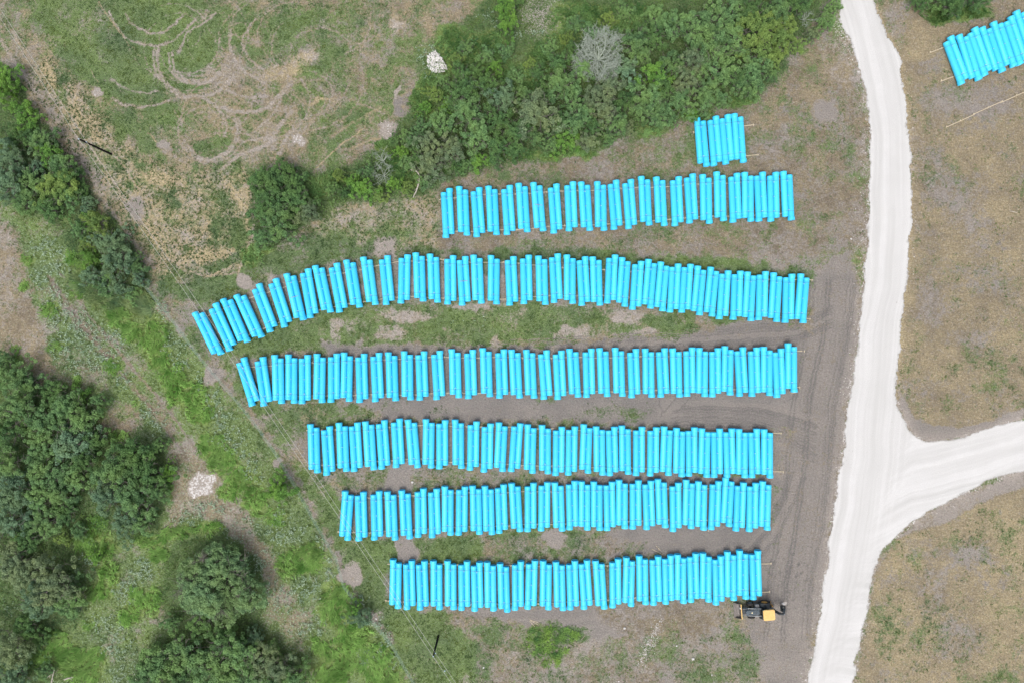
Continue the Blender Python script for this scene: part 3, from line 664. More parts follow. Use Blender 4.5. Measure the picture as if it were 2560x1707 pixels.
ROWS = {
 'Z': ('in the four-pair group beside the thicket', 'pipe pairs beside the thicket', [(1700,260,8.71,"L 430 315 513 1362;R 711 285 802 1345;R 970 255 1060 1305;L 1243 225 1313 1278")]),
 'A': ('in the straight row above the curved row', 'pipe pairs in the row above the curved row', [
   (1090,420,5.113,"R 133 270 166 893;L 335 245 358 860;R 512 257 560 883;L 710 237 737 858;R 903 226 947 858;L 1095 200 1129 822;L 1283 194 1332 806;R 1500 212 1544 836;R 1711 181 1739 810;L 1893 185 1928 802;L 2099 182 2108 800;R 2262 160 2314 792"),
   (1540,420,5.113,"R 149 150 199 783;L 359 112 385 735;L 553 122 579 742;R 760 114 791 747;R 939 80 978 711;L 1144 91 1154 712;L 1323 57 1335 677;R 1506 74 1532 698;L 1681 62 1684 686;R 1832 58 1864 686;R 2002 62 2015 684;L 2175 52 2202 667")]),
 'B': ('in the long curved row', 'pipe pairs in the long curved row', [
   (470,620,5.113,"L 126 813 391 1367;R 318 728 572 1294;L 488 646 727 1208;L 658 594 908 1150;R 873 478 1092 1058;R 1087 410 1275 998;L 1300 327 1440 928;R 1497 278 1604 887;L 1665 228 1786 825;R 1864 205 1978 818;L 2065 160 2157 760;L 2280 120 2359 728"),
   (920,620,5.113,"R 210 103 273 727;R 468 93 459 708;L 650 68 667 682;L 832 82 852 698;R 1050 102 1056 722;R 1205 112 1243 737;L 1388 96 1412 710;L 1611 103 1604 718;R 1820 115 1849 735;R 2016 99 2031 714;L 2217 110 2229 722"),
   (1340,620,6.533,"L 86 142 104 925;R 303 100 345 897;L 553 118 550 911;R 752 149 797 942;L 974 155 994 936;R 1243 118 1210 907;L 1455 165 1399 955;R 1668 223 1622 1008;L 1886 190 1818 991;L 2087 235 2016 1031;R 2272 270 2234 1048"),
   (1680,640,6.533,"R 252 138 205 927;L 470 169 397 969;L 680 190 601 985;R 866 254 818 1025;R 1066 257 1045 1036;L 1281 267 1237 1061;R 1476 262 1459 1045;L 1706 282 1658 1073;R 1906 304 1892 1088;L 2151 298 2088 1094")]),
 'C': ('in the row just below the curved row', 'pipe pairs in the row below the curved row', [
   (580,850,6.533,"R 143 290 387 1067;R 458 275 575 1072;L 748 240 765 1032;L 974 232 970 1027;R 1189 240 1194 1033;L 1440 225 1424 1013;R 1666 220 1667 1008;L 1883 203 1866 993;R 2110 220 2135 1015"),
   (920,850,6.533,"R 132 208 170 998;L 383 204 405 980;L 640 185 647 967;R 868 186 897 972;R 1124 173 1172 967;L 1417 153 1434 932;R 1663 160 1690 948;L 1923 137 1942 913;R 2170 154 2197 941"),
   (1260,850,6.533,"L 172 160 207 936;L 413 158 443 941;R 645 167 702 960;R 888 172 927 963;L 1118 143 1161 923;R 1375 140 1396 928;L 1608 133 1636 914;L 1863 127 1884 910;R 2103 144 2134 934"),
   (1600,840,5.6,"L 114 180 121 845;R 300 171 333 848;L 498 175 511 845;R 686 162 698 835;L 871 170 864 838;R 1047 172 1053 843;L 1228 144 1217 817;R 1395 160 1435 834;R 1588 164 1608 835;L 1771 154 1771 824;R 1930 181 1956 848;L 2112 107 2114 775")]),
 'D': ('in the fourth long row from the top', 'pipe pairs in the fourth long row', [
   (750,1030,6.533,"L 221 190 238 983;R 437 225 488 1023;L 686 166 713 960;R 890 158 936 966;L 1117 144 1160 935;R 1331 120 1386 926;R 1577 97 1621 902;L 1813 112 1875 903;L 2107 105 2094 907"),
   (1090,1030,6.533,"R 101 123 104 918;L 362 115 366 910;R 613 147 605 938;R 843 180 831 970;L 1079 160 1037 960;R 1329 175 1277 962;L 1548 192 1527 990;L 1781 204 1779 997;R 2007 234 2001 1027;R 2218 228 2208 1017"),
   (1430,1040,8.11,"L 299 157 261 1145;L 549 197 559 1186;R 798 210 825 1193;L 1069 183 1077 1167;R 1357 205 1357 1197;R 1647 218 1642 1200;L 1928 202 1892 1191;L 2178 230 2162 1216"),
   (1660,1040,7.587,"R 519 208 525 1123;L 773 227 752 1147;R 996 230 1005 1150;R 1224 230 1250 1145;L 1475 235 1473 1157;R 1698 237 1722 1150;L 1952 240 1950 1163")]),
 'E': ('in the second row up from the backhoe', 'pipe pairs in the second row from the bottom', [
   (830,1180,6.533,"L 268 287 208 1110;R 466 303 490 1120;R 722 290 745 1103;L 955 298 983 1105;L 1189 280 1222 1082;R 1445 242 1458 1065;R 1661 250 1687 1067;L 1893 212 1889 1025;R 2124 218 2117 1021"),
   (1170,1180,6.533,"L 124 200 139 1012;L 325 209 343 1013;R 532 183 560 993;L 760 166 800 962;R 1021 157 1022 968;R 1248 148 1243 952;L 1466 152 1489 956;R 1692 126 1709 935;L 1903 133 1900 938;L 2103 139 2101 942"),
   (1500,1170,5.227,"R 118 168 131 806;L 287 143 285 783;R 462 146 465 790;R 624 150 648 798;L 794 131 813 771;R 983 180 991 821;L 1163 140 1149 783;L 1325 160 1312 803;R 1510 158 1489 797;L 1681 113 1646 756;R 1835 177 1813 813;R 1994 182 1987 822;L 2163 159 2144 804")]),
 'F': ('in the row nearest the backhoe', 'pipe pairs in the row nearest the backhoe', [
   (960,1370,6.533,"L 199 158 181 983;R 406 176 427 998;R 613 183 642 1005;L 857 180 859 1001;L 1088 180 1089 1000;R 1307 187 1317 1010;R 1511 202 1532 1028;L 1734 203 1740 1021;L 1944 226 1966 1039;R 2185 186 2189 1010"),
   (1300,1370,6.533,"R 195 174 174 995;L 427 180 414 1002;L 635 193 654 1017;R 845 180 872 1003;R 1043 167 1096 997;L 1280 180 1328 987;R 1552 150 1561 968;L 1785 126 1763 947;L 1993 101 2002 915;R 2205 105 2228 928"),
   (1600,1350,6.031,"R 415 203 432 962;L 611 193 609 949;R 791 175 811 932;L 992 172 987 928;R 1170 214 1189 973;L 1360 152 1365 901;L 1544 133 1547 881;R 1728 138 1751 890")]),
 'T': ('in the tilted group east of the road', 'pipe pairs east of the road', [
   (2300,0,4.75,"R 327 455 525 990;L 492 415 662 962;R 610 350 800 893;L 764 322 943 868;L 900 262 1077 805;R 1040 215 1222 760;L 1172 130 1350 672")]),
}
def ordn(n):
    return '%d%s' % (n, 'th' if 10 <= n % 100 <= 20 else {1: 'st', 2: 'nd', 3: 'rd'}.get(n % 10, 'th'))
row_pairs = {}
for rk, (where, grp, zooms) in ROWS.items():
    lst = []
    for ox, oy, sc, txt in zooms:
        for it in txt.split(';'):
            k, a, b, c, d = it.split(); a, b, c, d = (float(v)/sc for v in (a, b, c, d))
            lst.append((k, ox+a, oy+b, ox+c, oy+d))
    for n, (k, x0, y0, x1, y1) in enumerate(lst):
        a = P(x0, y0, ZP); b = P(x1, y1, ZP); mid = (a+b)/2; d = a-b; rz = math.atan2(-d.x, d.y)
        if k not in protos: o = protos[k] = make_pair(k)
        else: o = copy_tree(protos[k])
        o.location = (mid.x, mid.y, 0); o.rotation_euler = (0, 0, rz)
        tag(o, 'strapped turquoise pipe pair, %s from left, %s' % (ordn(n+1), where), 'pipe pair', grp)
        lst[n] = (mid.x, mid.y, rz)
    row_pairs[rk] = lst

# ---------------------------------------------------------------- timber runners below the rows
RUN = {
 'A': ([(1097,499),(1137,492),(1250,486.5),(1364,481.5),(1479,476),(1591,471),(1669,466),(1745,461.6),(1817,458.5),(1900,452),(1978,447)], [(1103,577.5),(1217,579),(1292,574.5),(1371,567),(1485,562),(1596,555.5),(1673,547),(1820,540),(1952,536),(1978,534)]),
 'B': ([(495,800),(522,788),(557,771.6),(589,759),(626,745),(711.5,717),(748,706),(785,697),(858,682),(938.6,667),(986.5,657),(1029.5,649),(1065,646),(1104,651),(1174,656),(1256,655),(1335,665),(1406,668.7),(1509,676),(1577,679),(1750,690),(1989,701),(2028,701.3)],
       [(545,878),(562,868),(625,836),(700,806),(799.6,775),(873,760),(951,747),(990,743),(1029.5,741),(1106,745),(1178,748.7),(1256,750.6),(1334,741.7),(1442,738.6),(1508,739),(1572,744),(1680,760),(1822,782),(2024,798)]),
 'C': ([(606,917),(626,915),(674,914),(780.5,906),(886,900.5),(960,898),(1035.6,894),(1156,893),(1304,894),(1451,894),(1600,892),(1707,889),(1866,881),(2010,878)], [(630,1000),(780,988),(885,986.7),(1000,985.8),(1078,984),(1159,981),(1274,981),(1385,980),(1491,978),(1604,976),(1837,974.5),(1963,970),(1999,968)]),
 'D': ([(765,1074),(836,1072.5),(905,1070),(973.5,1066),(1050,1062),(1125,1062.6),(1202.5,1066),(1274,1068),(1378,1071),(1448,1077),(1579,1076),(1700,1077),(1953,1082.8)], [(769,1163),(842,1159),(945,1152),(1054,1143),(1126,1154),(1199,1158),(1305,1161),(1447,1165.5),(1579,1170.5),(1700,1173),(1958,1179)]),
 'E': ([(853,1236),(922,1246),(958.6,1242),(1032,1237),(1137,1232),(1236.6,1229),(1343,1228),(1412,1228),(1571,1227),(1669,1220),(1770,1219),(1931,1219.5)], [(844,1328),(923,1330.5),(998,1324),(1069,1320.5),(1173,1316),(1273,1312),(1379,1309),(1528,1303),(1605,1299.5),(1925,1297)]),
 'F': ([(968,1408),(1042.6,1407.5),(1108,1409.5),(1177,1411),(1274.5,1414.7),(1347.5,1413.6),(1477.6,1412),(1554,1412),(1903.5,1408),(1928,1407)], [(964,1499.6),(1006,1502),(1074,1506.7),(1177,1509),(1244,1510),(1344,1507.8),(1448.5,1503),(1519.7,1497),(1588,1493),(1905,1477.7),(1924,1477.7)]),
 'Z': ([(1733,331),(1882,313.7)], [(1745,401),(1893,388.6)]),
 'T': ([(2324.5,131.5),(2356,119.5),(2600,25)], [(2351.5,203),(2384,191.5),(2640,92)]),
}
WHERE = {'A': 'the row above the curved row', 'B': 'the curved row', 'C': 'the row below the curved row', 'D': 'the fourth long row', 'E': 'the row two above the backhoe', 'F': 'the row nearest the backhoe', 'Z': 'the four-pair group', 'T': 'the group east of the road'}
def board(a, b, name='timber_runner', wv=.10, hv=.088, z=0, mat=None):
    d = b-a; L = d.length; o = empty(name, ((a+b)/2).to_tuple()[:2]+(z,), math.atan2(d.y, d.x))
    m = MB(); m.box((0, 0, hv/2), (L, wv, hv)); m.build('board', mat or M_wood, o, .006)
    return o, L
for rk, lines in RUN.items():
    prs = row_pairs[rk]
    for li, ln in enumerate(lines):
        pts = [P(x, y, .05) for x, y in ln]
        for p in pts: p.z = 0
        # cut into boards of about 4.9 m along the polyline
        seg = [pts[0]]; acc = 0; cuts = []; LB = 4.9
        for i in range(len(pts)-1):
            a, b = pts[i], pts[i+1]; d = (b-a); L = d.length; u = 0
            while acc+L-u >= LB:
                q = a+d*((u+LB-acc)/L); cuts.append((seg[0], q)); seg = [q]; u += LB-acc; acc = 0
            acc += L-u
        if acc > .4: cuts.append((seg[0], pts[-1]))
        for ci, (a, b) in enumerate(cuts):
            dr_ = (b-a).normalized(); nrm = Vector((-dr_.y, dr_.x, 0))*(.052 if ci % 2 else -.052)
            a2 = a-dr_*.12+nrm if ci else a+nrm; b2 = b+dr_*.12+nrm if ci < len(cuts)-1 else b+nrm
            o, L = board(a2, b2)
            xs = []
            for n, (cx, cy, rz) in enumerate(prs):
                # where this pair crosses the board
                dx = Vector((-math.sin(rz), math.cos(rz), 0)); c0 = Vector((cx, cy, 0)); den = dr_.cross(dx).z
                if abs(den) < 1e-3: continue
                t = (c0-a2).cross(dx).z/den
                if -.3 < t < L+.3: xs.append((n+1, t))
            # chocks in the open gaps
            ch = MB(); nchk = 0
            for (n, t) in xs:
                for sd in (-1, 1):
                    tt = t+sd*(2*RP+.13)
                    if .05 < tt < L-.05 and all(abs(tt-t2) > 2*RP+.08 for _, t2 in xs) and random.random() < .5:
                        ch.box((tt-L/2, random.uniform(-.03, .03), .115), (.10, .24, .055), Matrix.Rotation(random.uniform(-.5, .5), 3, 'Z')); nchk += 1
            if nchk: ch.build('chock', M_wood, o)
            side = ('upper', 'lower')[li]
            if xs: lb = 'runner under pairs %d to %d, %s side of %s' % (xs[0][0], xs[-1][0], side, WHERE[rk]) if len(xs) > 1 else 'runner under pair %d, %s side of %s' % (xs[0][0], side, WHERE[rk])
            else: lb = 'timber runner end on the %s side of %s' % (side, WHERE[rk])
            tag(o, lb, 'timber', 'timber runners under the pipe rows')
# protruding ends have a nailed stop block
def stop(px, py, ang=90, lab=None):
    p = P(px, py, 0); m = MB(); m.box((0, 0, .115), (.34, .07, .05)); m.box((.05, 0, .115), (.07, .2, .052))
    o = m.build('stop_block', M_wood); o.location = p; o.rotation_euler = (0, 0, R(ang)); tag(o, lab, 'wood block', 'stop blocks on runner ends')
for x, y, lab in ((2029,701.3,'upper right end of the curved row'),(2024,798,'lower right end of the curved row'),(2010,878,'upper right end of the row below the curved row'),(1998,968,'lower right end of the row below the curved row'),
   (1952,1082.8,'upper right end of the fourth long row'),(1957,1179,'lower right end of the fourth long row'),(1883,313.7,'upper right end of the four-pair group'),(1894,388.6,'lower right end of the four-pair group'),(1733,332,'upper left end of the four-pair group'),(1927,1407,'upper right end of the row nearest the backhoe'),(1923,1477.7,'lower right end of the row nearest the backhoe'),(965,1499.6,'lower left end of the row nearest the backhoe'),(846,1328,'lower left end of the row two above the backhoe')):
    stop(x, y, 90, 'pale block nailed at the '+lab)
stop(2324.5,131.5,70,'pale block on the upper runner end of the group east of road'); stop(2351.5,203,70,'pale block on the lower runner end of the group east of road')
# spare runner with blocks east of the road
ra = P(2364, 318.5); rb = P(2562, 229.5); rd = (rb-ra); L = rd.length
for i in range(3):
    a = ra+rd*(i*.345); b = ra+rd*(i*.345+.36)
    nrm = Vector((-rd.y, rd.x, 0)).normalized()*(.05 if i % 2 else -.05)
    o, LL = board(a+nrm, b+nrm); tag(o, '%s length of the long empty runner lying east of the road' % ('first', 'second', 'third')[i], 'timber', 'lengths of the empty runner')
for i, (x, y) in enumerate(((2365,318),(2399,303),(2433,287),(2468.5,270.5),(2503.5,255),(2540,239.5))):
    stop(x, y, 70 if i else 70, 'pale block, %s from the left on the empty runner' % ordn(i+1))

# ---------------------------------------------------------------- loose sticks, stones
sticks = [((1325,1548,1345,1554.6),'top one of three scrap boards lying south of the bottom row',M_wood),((1325.7,1549.8,1344.5,1559.8),'middle one of three scrap boards lying south of the bottom row',M_wood),((1324,1551,1337,1565),'lowest one of three scrap boards lying south of the bottom row',M_wood),
 ((1463,1586,1453,1598.5),'grey stick right of the weedy patch below the bottom row',M_greywood),((1629.8,1371.6,1655.5,1384.5),'longest loose board above the bottom row',M_wood),((1640,1363,1651,1375),'short loose board crossing above the longer one, above bottom row',M_wood),((1644,1366.6,1646.8,1378),'small splinter between two loose boards above the bottom row',M_greywood),
 ((1977.7,983,1995.5,978.5),'stick below the right end of the third long row',M_wood),((1940.7,1173.8,1946,1161),'thin stick above the lower right runner end of fourth row',M_greywood),((1974,557.5,1989.8,550.6),'stick below the right end of the top straight row',M_greywood),((2007.6,817.6,2013.4,807.6),'stick below the right end of the curved row',M_greywood),
 ((1170,1050,1174,1037),'thin stick standing out above the fourth long row',M_greywood),((1105,1170,1116,1168.5),'short stick below the left part of the fourth long row',M_wood),((1526.8,1321,1542.5,1314),'stick below the middle of the second row from the bottom',M_greywood),((1770,1328,1772.6,1321),'tiny stick below the right part of second bottom row',M_wood),
 ((1778,1209,1784,1203.5),'small stick between the fourth and fifth long rows',M_greywood),((1403,568.5,1410.7,573),'short splinter under the eighth pair of the top straight row',M_wood),((2524.6,528,2541,532),'pale curved branch in the dry field at far right',M_palewood),((866.5,1158,867,1172),'short stake below the fourth long row near its left end',M_wood)]
for (x0, y0, x1, y1), lab, mt in sticks:
    a = P(x0, y0); b = P(x1, y1); d = b-a; m = MB(); m.box((0, 0, .03), (d.length, .07, .05)); o = m.build('loose_board', mt, None, .005)
    o.location = ((a+b)/2).to_tuple()[:2]+(0.004,); o.rotation_euler = (0, 0, math.atan2(d.y, d.x)); tag(o, lab, 'stick', 'loose boards and sticks')
for x0, y0, x1, y1, lab in ((1336,511,1356,514,'grey lath lying across the seventh pair of the top straight row'),(726,745,745,740,'grey lath lying across the seventh pair of the curved row'),(1149.5,703.5,1169.5,702.5,'grey lath lying across the eighteenth pair of the curved row')):
    zt = ZP+RP+.004; a = P(x0, y0, zt); b = P(x1, y1, zt); d = b-a; m = MB(); m.box((0, 0, .012), (d.length, .075, .024)); o = m.build('lath', simple('grey_lath', (.30, .33, .38), (.22, .24, .28)), None)
    o.location = (a+b)/2; o.rotation_euler = (0, 0, math.atan2(d.y, d.x)); tag(o, lab, 'lath', 'laths on top of pipe pairs')
def rock_bm(r, seed):
    bm = bmesh.new(); bmesh.ops.create_icosphere(bm, subdivisions=2, radius=r)
    rd_ = random.Random(seed); q = [Vector((rd_.uniform(-1, 1), rd_.uniform(-1, 1), rd_.uniform(-1, 1))).normalized() for _ in range(7)]
    for v in bm.verts:
        for n in q:
            d = v.co.dot(n)-r*.72
            if d > 0: v.co -= n*d
        v.co.z *= .6
    return bm
for n, (x, y, r, lab) in enumerate(((1031,1204,.19,'white stone between the fourth and fifth rows near their left ends'),(2127.5,598,.14,'small white stone left of the road near the top straight row'),(1561,1569,.19,'white stone below the middle of the bottom row'),(1732.5,1646,.22,'largest white stone in the grass below the backhoe'),
   (1691.5,1613,.13,'small white stone above the largest one below the backhoe'),(1779.5,1686,.10,'tiny white stone near the bottom edge right of the large one'),(941,1546,.14,'white stone on the fence line by the bluish bush'),(1209,1668,.14,'small white stone in the grass near the bottom edge'),(1547,1702,.10,'tiny white stone at the bottom edge of the yard'))):
    bm = rock_bm(r, n); me = bpy.data.meshes.new('stone'); bm.to_mesh(me); bm.free(); me.materials.append(M_rock)
    o = obj('stone', me); o.location = P(x, y).to_tuple()[:2]+(r*.3,); o.rotation_euler = (0, 0, n); tag(o, lab, 'stone', 'white stones scattered in the yard')
# rubble heap (uncountable) and pebbles
def rocks(name, spots, kind='stuff', z0=0, mat=None):
    bm = rock_bm(1, 3); bv = np.array([v.co for v in bm.verts]); bf = np.array([[v.index for v in f_.verts] for f_ in bm.faces]); bm.free()
    V = []; Fc = []
    for n, (x, y, z, r) in enumerate(spots):
        a = random.uniform(0, 6.28); c, s_ = math.cos(a), math.sin(a); st = random.uniform(.7, 1.1)
        M_ = np.array([[c, -s_, 0], [s_, c, 0], [0, 0, 1]]); V.append((bv*[1, st, 1]) @ M_.T*r+[x, y, z]); Fc.append(bf+n*len(bv))
    me = np_mesh(name, np.concatenate(V), np.concatenate(Fc), 3, (mat or M_rock,)); return tag(obj(name, me), kind=kind)
rub = [(1072,140),(1088,128),(1100,142),(1118,170),(1112,182),(1085,182),(1068,165)]
sp = []
while len(sp) < 330:
    x, y = random.uniform(1062, 1120), random.uniform(124, 186)
    if inpoly(np.array([x]), np.array([y]), rub)[0]: p = P(x, y); sp.append((p.x, p.y, random.uniform(.05, .35), random.uniform(.08, .24)))
rocks('limestone_rubble', sp)
M_tanrock = simple('tan_gravel', (.40, .36, .33), (.27, .245, .225), 5, .9, .1)
sp = []
for _ in range(1300):
    x, y = random.gauss(1350, 28), random.gauss(42, 28); p = P(x, y); sp.append((p.x, p.y, .02, random.uniform(.03, .075)))
rocks('tan_pebbles', sp, mat=M_tanrock)
sp = []
for _ in range(260):
    t = random.random(); x = 1650-48*t+random.gauss(0, 5+6*t); y = 1550+110*t+random.gauss(0, 6); p = P(x, y); sp.append((p.x, p.y, .01, random.uniform(.03, .07)))
for _ in range(420):
    i = random.randrange(3, 17); a, b = ROAD[i], ROAD[i+1]; t = random.random(); x = a[0]+(b[0]-a[0])*t-abs(random.gauss(0, 13))-1; y = a[1]+(b[1]-a[1])*t
    if vnoise(np.array([0.]), np.array([y]), 60, 9)[0] < random.uniform(.2, .8): continue
    p = P(x, y); sp.append((p.x, p.y, .01, random.uniform(.03, .07)))
rocks('chalk_pebbles', sp)

# ---------------------------------------------------------------- utility poles and wires
poles = [(-98.5, 90.5, 7.2, 6.0), (*P(278, 386).to_tuple()[:2], 7.1, 5.85), (*P(1096, 1589).to_tuple()[:2], 6.1, 5.3), (*(P(1096, 1589)+Vector((44, -65.5, 0))).to_tuple()[:2], 7.0, 6.0)]
plabs = ['black pole beyond the top left corner', 'black utility pole in the straw slope at upper left', 'black utility pole in the grass below the bottom row', 'black pole beyond the bottom edge']
for (x, y, ht, hn), lab in zip(poles, plabs):
    o = empty('utility_pole', (x, y, 0)); m = MB(); m.tube([(0, 0, -.1), (0, 0, ht*.5), (0, 0, ht)], [.15, .13, .105], 14); m.build('pole', M_pole, o)
    m = MB(); m.lathe([(ht, .03), (ht+.04, .09), (ht+.08, .05), (ht+.13, .08), (ht+.17, .0001)], 'Z', 12); m.build('insulator', M_porc, o)
    m = MB(); m.box((.14, 0, hn), (.10, .08, .12)); m.lathe([(hn-.06, .02), (hn-.03, .06), (hn+.03, .06), (hn+.06, .02)], 'Z', 10, (.2, 0, 0)); m.build('bracket', M_porc, o)
    tag(o, lab, 'utility pole', 'utility poles')
def wire(i, j, k, lab):
    a, b = poles[i], poles[j]; A = Vector((a[0], a[1], (a[2]+.15, a[3])[k])); B = Vector((b[0], b[1], (b[2]+.15, b[3])[k]))
    if k: A.x += .2; B.x += .2
    pts = []
    for n in range(33): t = n/32; p = A.lerp(B, t); p.z -= 4*.55*t*(1-t); pts.append(p)
    m = MB(); m.tube(pts, .016, 6); o = m.build('power_line', M_wire); tag(o, lab, 'wire', 'overhead wires')
nm = ['from the upper left pole out past the top left corner', 'between the upper left and lower poles', 'from the lower pole out past the bottom edge']
for i in range(3):
    wire(i, i+1, 0, 'upper wire '+nm[i]); wire(i, i+1, 1, 'lower wire '+nm[i])
m = MB(); p = P(1112, 1676, 5.8); m.box(p, (.12, .12, .16)); o = m.build('wire_marker', M_porc); tag(o, 'small pale fitting clamped on the left wire below the lower pole', 'wire fitting')

# ---------------------------------------------------------------- wire fence
fl = [(300,630),(350,692.5),(397,751),(445,812),(480,860),(515,905),(545,940),(600,1005),(650,1068),(690,1125),(735,1200),(790,1300),(845,1395),(862,1460),(925,1538),(980,1603),(1039,1706),(1100,1810)]
fo = empty('wire_fence', P(*fl[0])); base = P(*fl[0])
def along(pts, step):
    out = []; acc = 0
    for i in range(len(pts)-1):
        a, b = pts[i], pts[i+1]; L = (b-a).length; t = -acc
        while t+step <= L: t += step; out.append(a+(b-a)*(t/L))
        acc = L-t
    return out
fp = [P(*q) for q in fl]
for q in [fp[0]]+along(fp, 3.6):
    m = MB(); q = q-base; m.tube([(q.x, q.y, 0), (q.x, q.y, 1.25)], .03, 6); m.build('post', M_steel, fo)
for h_ in (.35, .65, .95, 1.2):
    m = MB(); m.tube([(q-base)+Vector((0, 0, h_)) for q in fp], .012, 5); m.build('wire', M_steel, fo)
tag(fo, 'thin wire fence with steel posts along the weedy left boundary', 'fence')

# ---------------------------------------------------------------- backhoe loader
def backhoe():
    Md = simple('dark_machine_paint', (.028, .036, .042), (.02, .026, .03), 8, .35, .5)
    Mg = simple('grey_machine_paint', (.075, .10, .12), (.05, .07, .085), 6, .3, .5)
    My = simple('sun_faded_yellow_paint', (.75, .50, .18), (.66, .42, .14), 5, .5, .4)
    Mo = simple('yellow_rim_paint', (.60, .33, .07), (.35, .2, .08), 9, .6, .3)
    Mt = simple('tyre_rubber', (.028, .027, .026), (.05, .047, .044), 14, .85, .2)
    Mb = simple('worn_bucket_steel', (.20, .175, .16), (.11, .10, .095), 5, .55, .4, .3, bump=.2)
    Mc = simple('grey_fitting_metal', (.30, .30, .30), (.2, .2, .2), 8, .5)
    Ms = simple('black_vinyl', (.02, .02, .02), (.03, .03, .03), 8, .6)
    gl = NT('cab_glass'); gl.base((.04, .06, .07)); gl.rough(.08, .5); gl.b.inputs['Transmission Weight'].default_value = .85; Mgl = gl.m
    o = empty('backhoe_loader', P(1888, 1519.5).to_tuple()[:2]+(0,), R(180+4.6))       # local +x is forward
    tag(o, 'dark backhoe loader with faded yellow cab roof parked beside the gravel road', 'backhoe')
    def wheel(x, y, r, wd, tag_):
        w_ = MB(); h = wd/2
        w_.lathe([(-h*.8, r*.55), (-h, r*.72), (-h*.95, r*.9), (-h*.6, r), (h*.6, r), (h*.95, r*.9), (h, r*.72), (h*.8, r*.55), (-h*.8, r*.55)], 'Y', 32)
        for k in range(20):
            a = 2*math.pi*k/20
            for sd in (-1, 1):
                M_ = Matrix.Rotation(a+(sd*.08), 4, 'Y') @ Matrix.Translation((0, sd*h*.42, r+.012)) @ Matrix.Rotation(sd*.5, 4, 'Z')
                vs = []; w_.box((0, 0, 0), (.05, h*.85, .045), None); base_n = len(w_.v)-8
                for q in range(base_n, len(w_.v)): w_.v[q] = tuple(M_ @ Vector(w_.v[q]))
        e = w_.build('wheel', Mt, o); e.location = (x, y, r)
        m = MB(); m.lathe([(-h*.5, .0001), (-h*.5, r*.35), (-h*.75, r*.56), (h*.75, r*.56), (h*.5, r*.35), (h*.55, r*.12), (h*.7, r*.1), (h*.7, .0001)] if y > 0 else [(-h*.7, .0001), (-h*.7, r*.1), (-h*.55, r*.12), (-h*.5, r*.35), (-h*.75, r*.56), (h*.75, r*.56), (h*.5, r*.35), (h*.5, .0001)], 'Y', 24)
        m.build('rim', Mo if r > .6 else Mc, e)
    wheel(.80, .88, .47, .34, 0); wheel(.80, -.88, .47, .34, 0); wheel(-1.10, .86, .72, .50, 0); wheel(-1.10, -.86, .72, .50, 0)
    m = MB(); m.box((0, 0, .72), (4.2, .62, .34)); m.box((.8, 0, .5), (.22, 1.5, .18)); m.box((-1.1, 0, .72), (.34, 1.4, .3)); m.build('chassis', Md, o, .02)
    m = MB(); m.prism([(-.15, -.40), (1.62, -.33), (1.72, -.2), (1.72, .2), (1.62, .33), (-.15, .40)], .85, 1.38); m.build('hood', Mg, o, .05)
    m = MB()
    for k in range(5): m.box((.35+k*.22, 0, 1.388), (.05, .46, .012))
    m.box((1.2, .24, 1.40), (.3, .04, .03)); m.box((.7, -.24, 1.40), (.3, .04, .03)); m.build('hood_vent', Md, o)
    m = MB(); m.box((.92, .03, 1.396), (.17, .17, .012)); e = m.build('hood_badge', simple('badge_yellow', (.65, .6, .42), (.6, .5, .3)), o)
    m = MB(); m.tube([(.25, -.30, 1.35), (.25, -.30, 1.95), (.20, -.30, 2.02)], .045, 10); m.build('exhaust', Mc, o)
    m = MB(); m.box((.02, -.68, .82), (.55, .40, .42)); m.build('fuel_tank', Mc, o, .04)
    m = MB(); m.box((.12, .66, .80), (.42, .36, .40)); m.build('tool_box', Mc, o, .04)
    for s_ in (-1, 1):
        m = MB(); pr = []
        for k in range(9): a = R(-15+210*k/8); pr.append((-1.10+.82*math.cos(a), .72+.82*math.sin(a)))
        for (xa, za), (xb, zb) in zip(pr[:-1], pr[1:]):
            m.add([(xa, s_*.58, za), (xb, s_*.58, zb), (xb, s_*1.12, zb), (xa, s_*1.12, za), (xa, s_*.58, za-.03), (xb, s_*.58, zb-.03), (xb, s_*1.12, zb-.03), (xa, s_*1.12, za-.03)], [(0, 1, 2, 3), (7, 6, 5, 4), (0, 4, 5, 1), (1, 5, 6, 2), (2, 6, 7, 3), (3, 7, 4, 0)])
        m.build('fender', Md, o)
        m = MB(); pts = [(-.35, s_*.50, 1.45), (.5, s_*.50, 1.30), (1.35, s_*.50, 1.05), (1.95, s_*.48, .55), (2.15, s_*.45, .38)]
        for a, b in zip(pts[:-1], pts[1:]):
            a, b = Vector(a), Vector(b); d = b-a; m.box((a+b)/2, (d.length+.06, .10, .17), Matrix.Rotation(math.atan2(-d.z, d.x), 3, 'Y'))
        m.build('loader_arm', Mg, o)
        m = MB(); m.tube([(.1, s_*.38, .95), (.9, s_*.40, 1.12)], .055, 10); m.tube([(.9, s_*.40, 1.12), (1.5, s_*.45, .98)], .03, 8); m.tube([(1.2, s_*.36, 1.2), (2.05, s_*.40, .82)], .04, 8); m.build('hydraulic_ram', Mc, o)
    # front bucket: open box seen from above with a yellow top rail at the rear
    m = MB(); W2 = 1.02; prof = [(2.98, .06), (2.55, .05), (2.28, .16), (2.17, .45), (2.20, .80)]
    n = len(prof); vs = []
    for x, z in prof: vs += [(x, -W2, z), (x, W2, z)]
    inner = [(2.98, .08), (2.56, .085), (2.32, .19), (2.215, .46), (2.24, .80)]
    for x, z in inner: vs += [(x, -W2+.02, z), (x, W2-.02, z)]
    fs = []
    for i in range(n-1):
        fs.append((2*i, 2*i+1, 2*i+3, 2*i+2)); fs.append((2*n+2*i, 2*n+2*i+2, 2*n+2*i+3, 2*n+2*i+1))
    m.add(vs, fs)
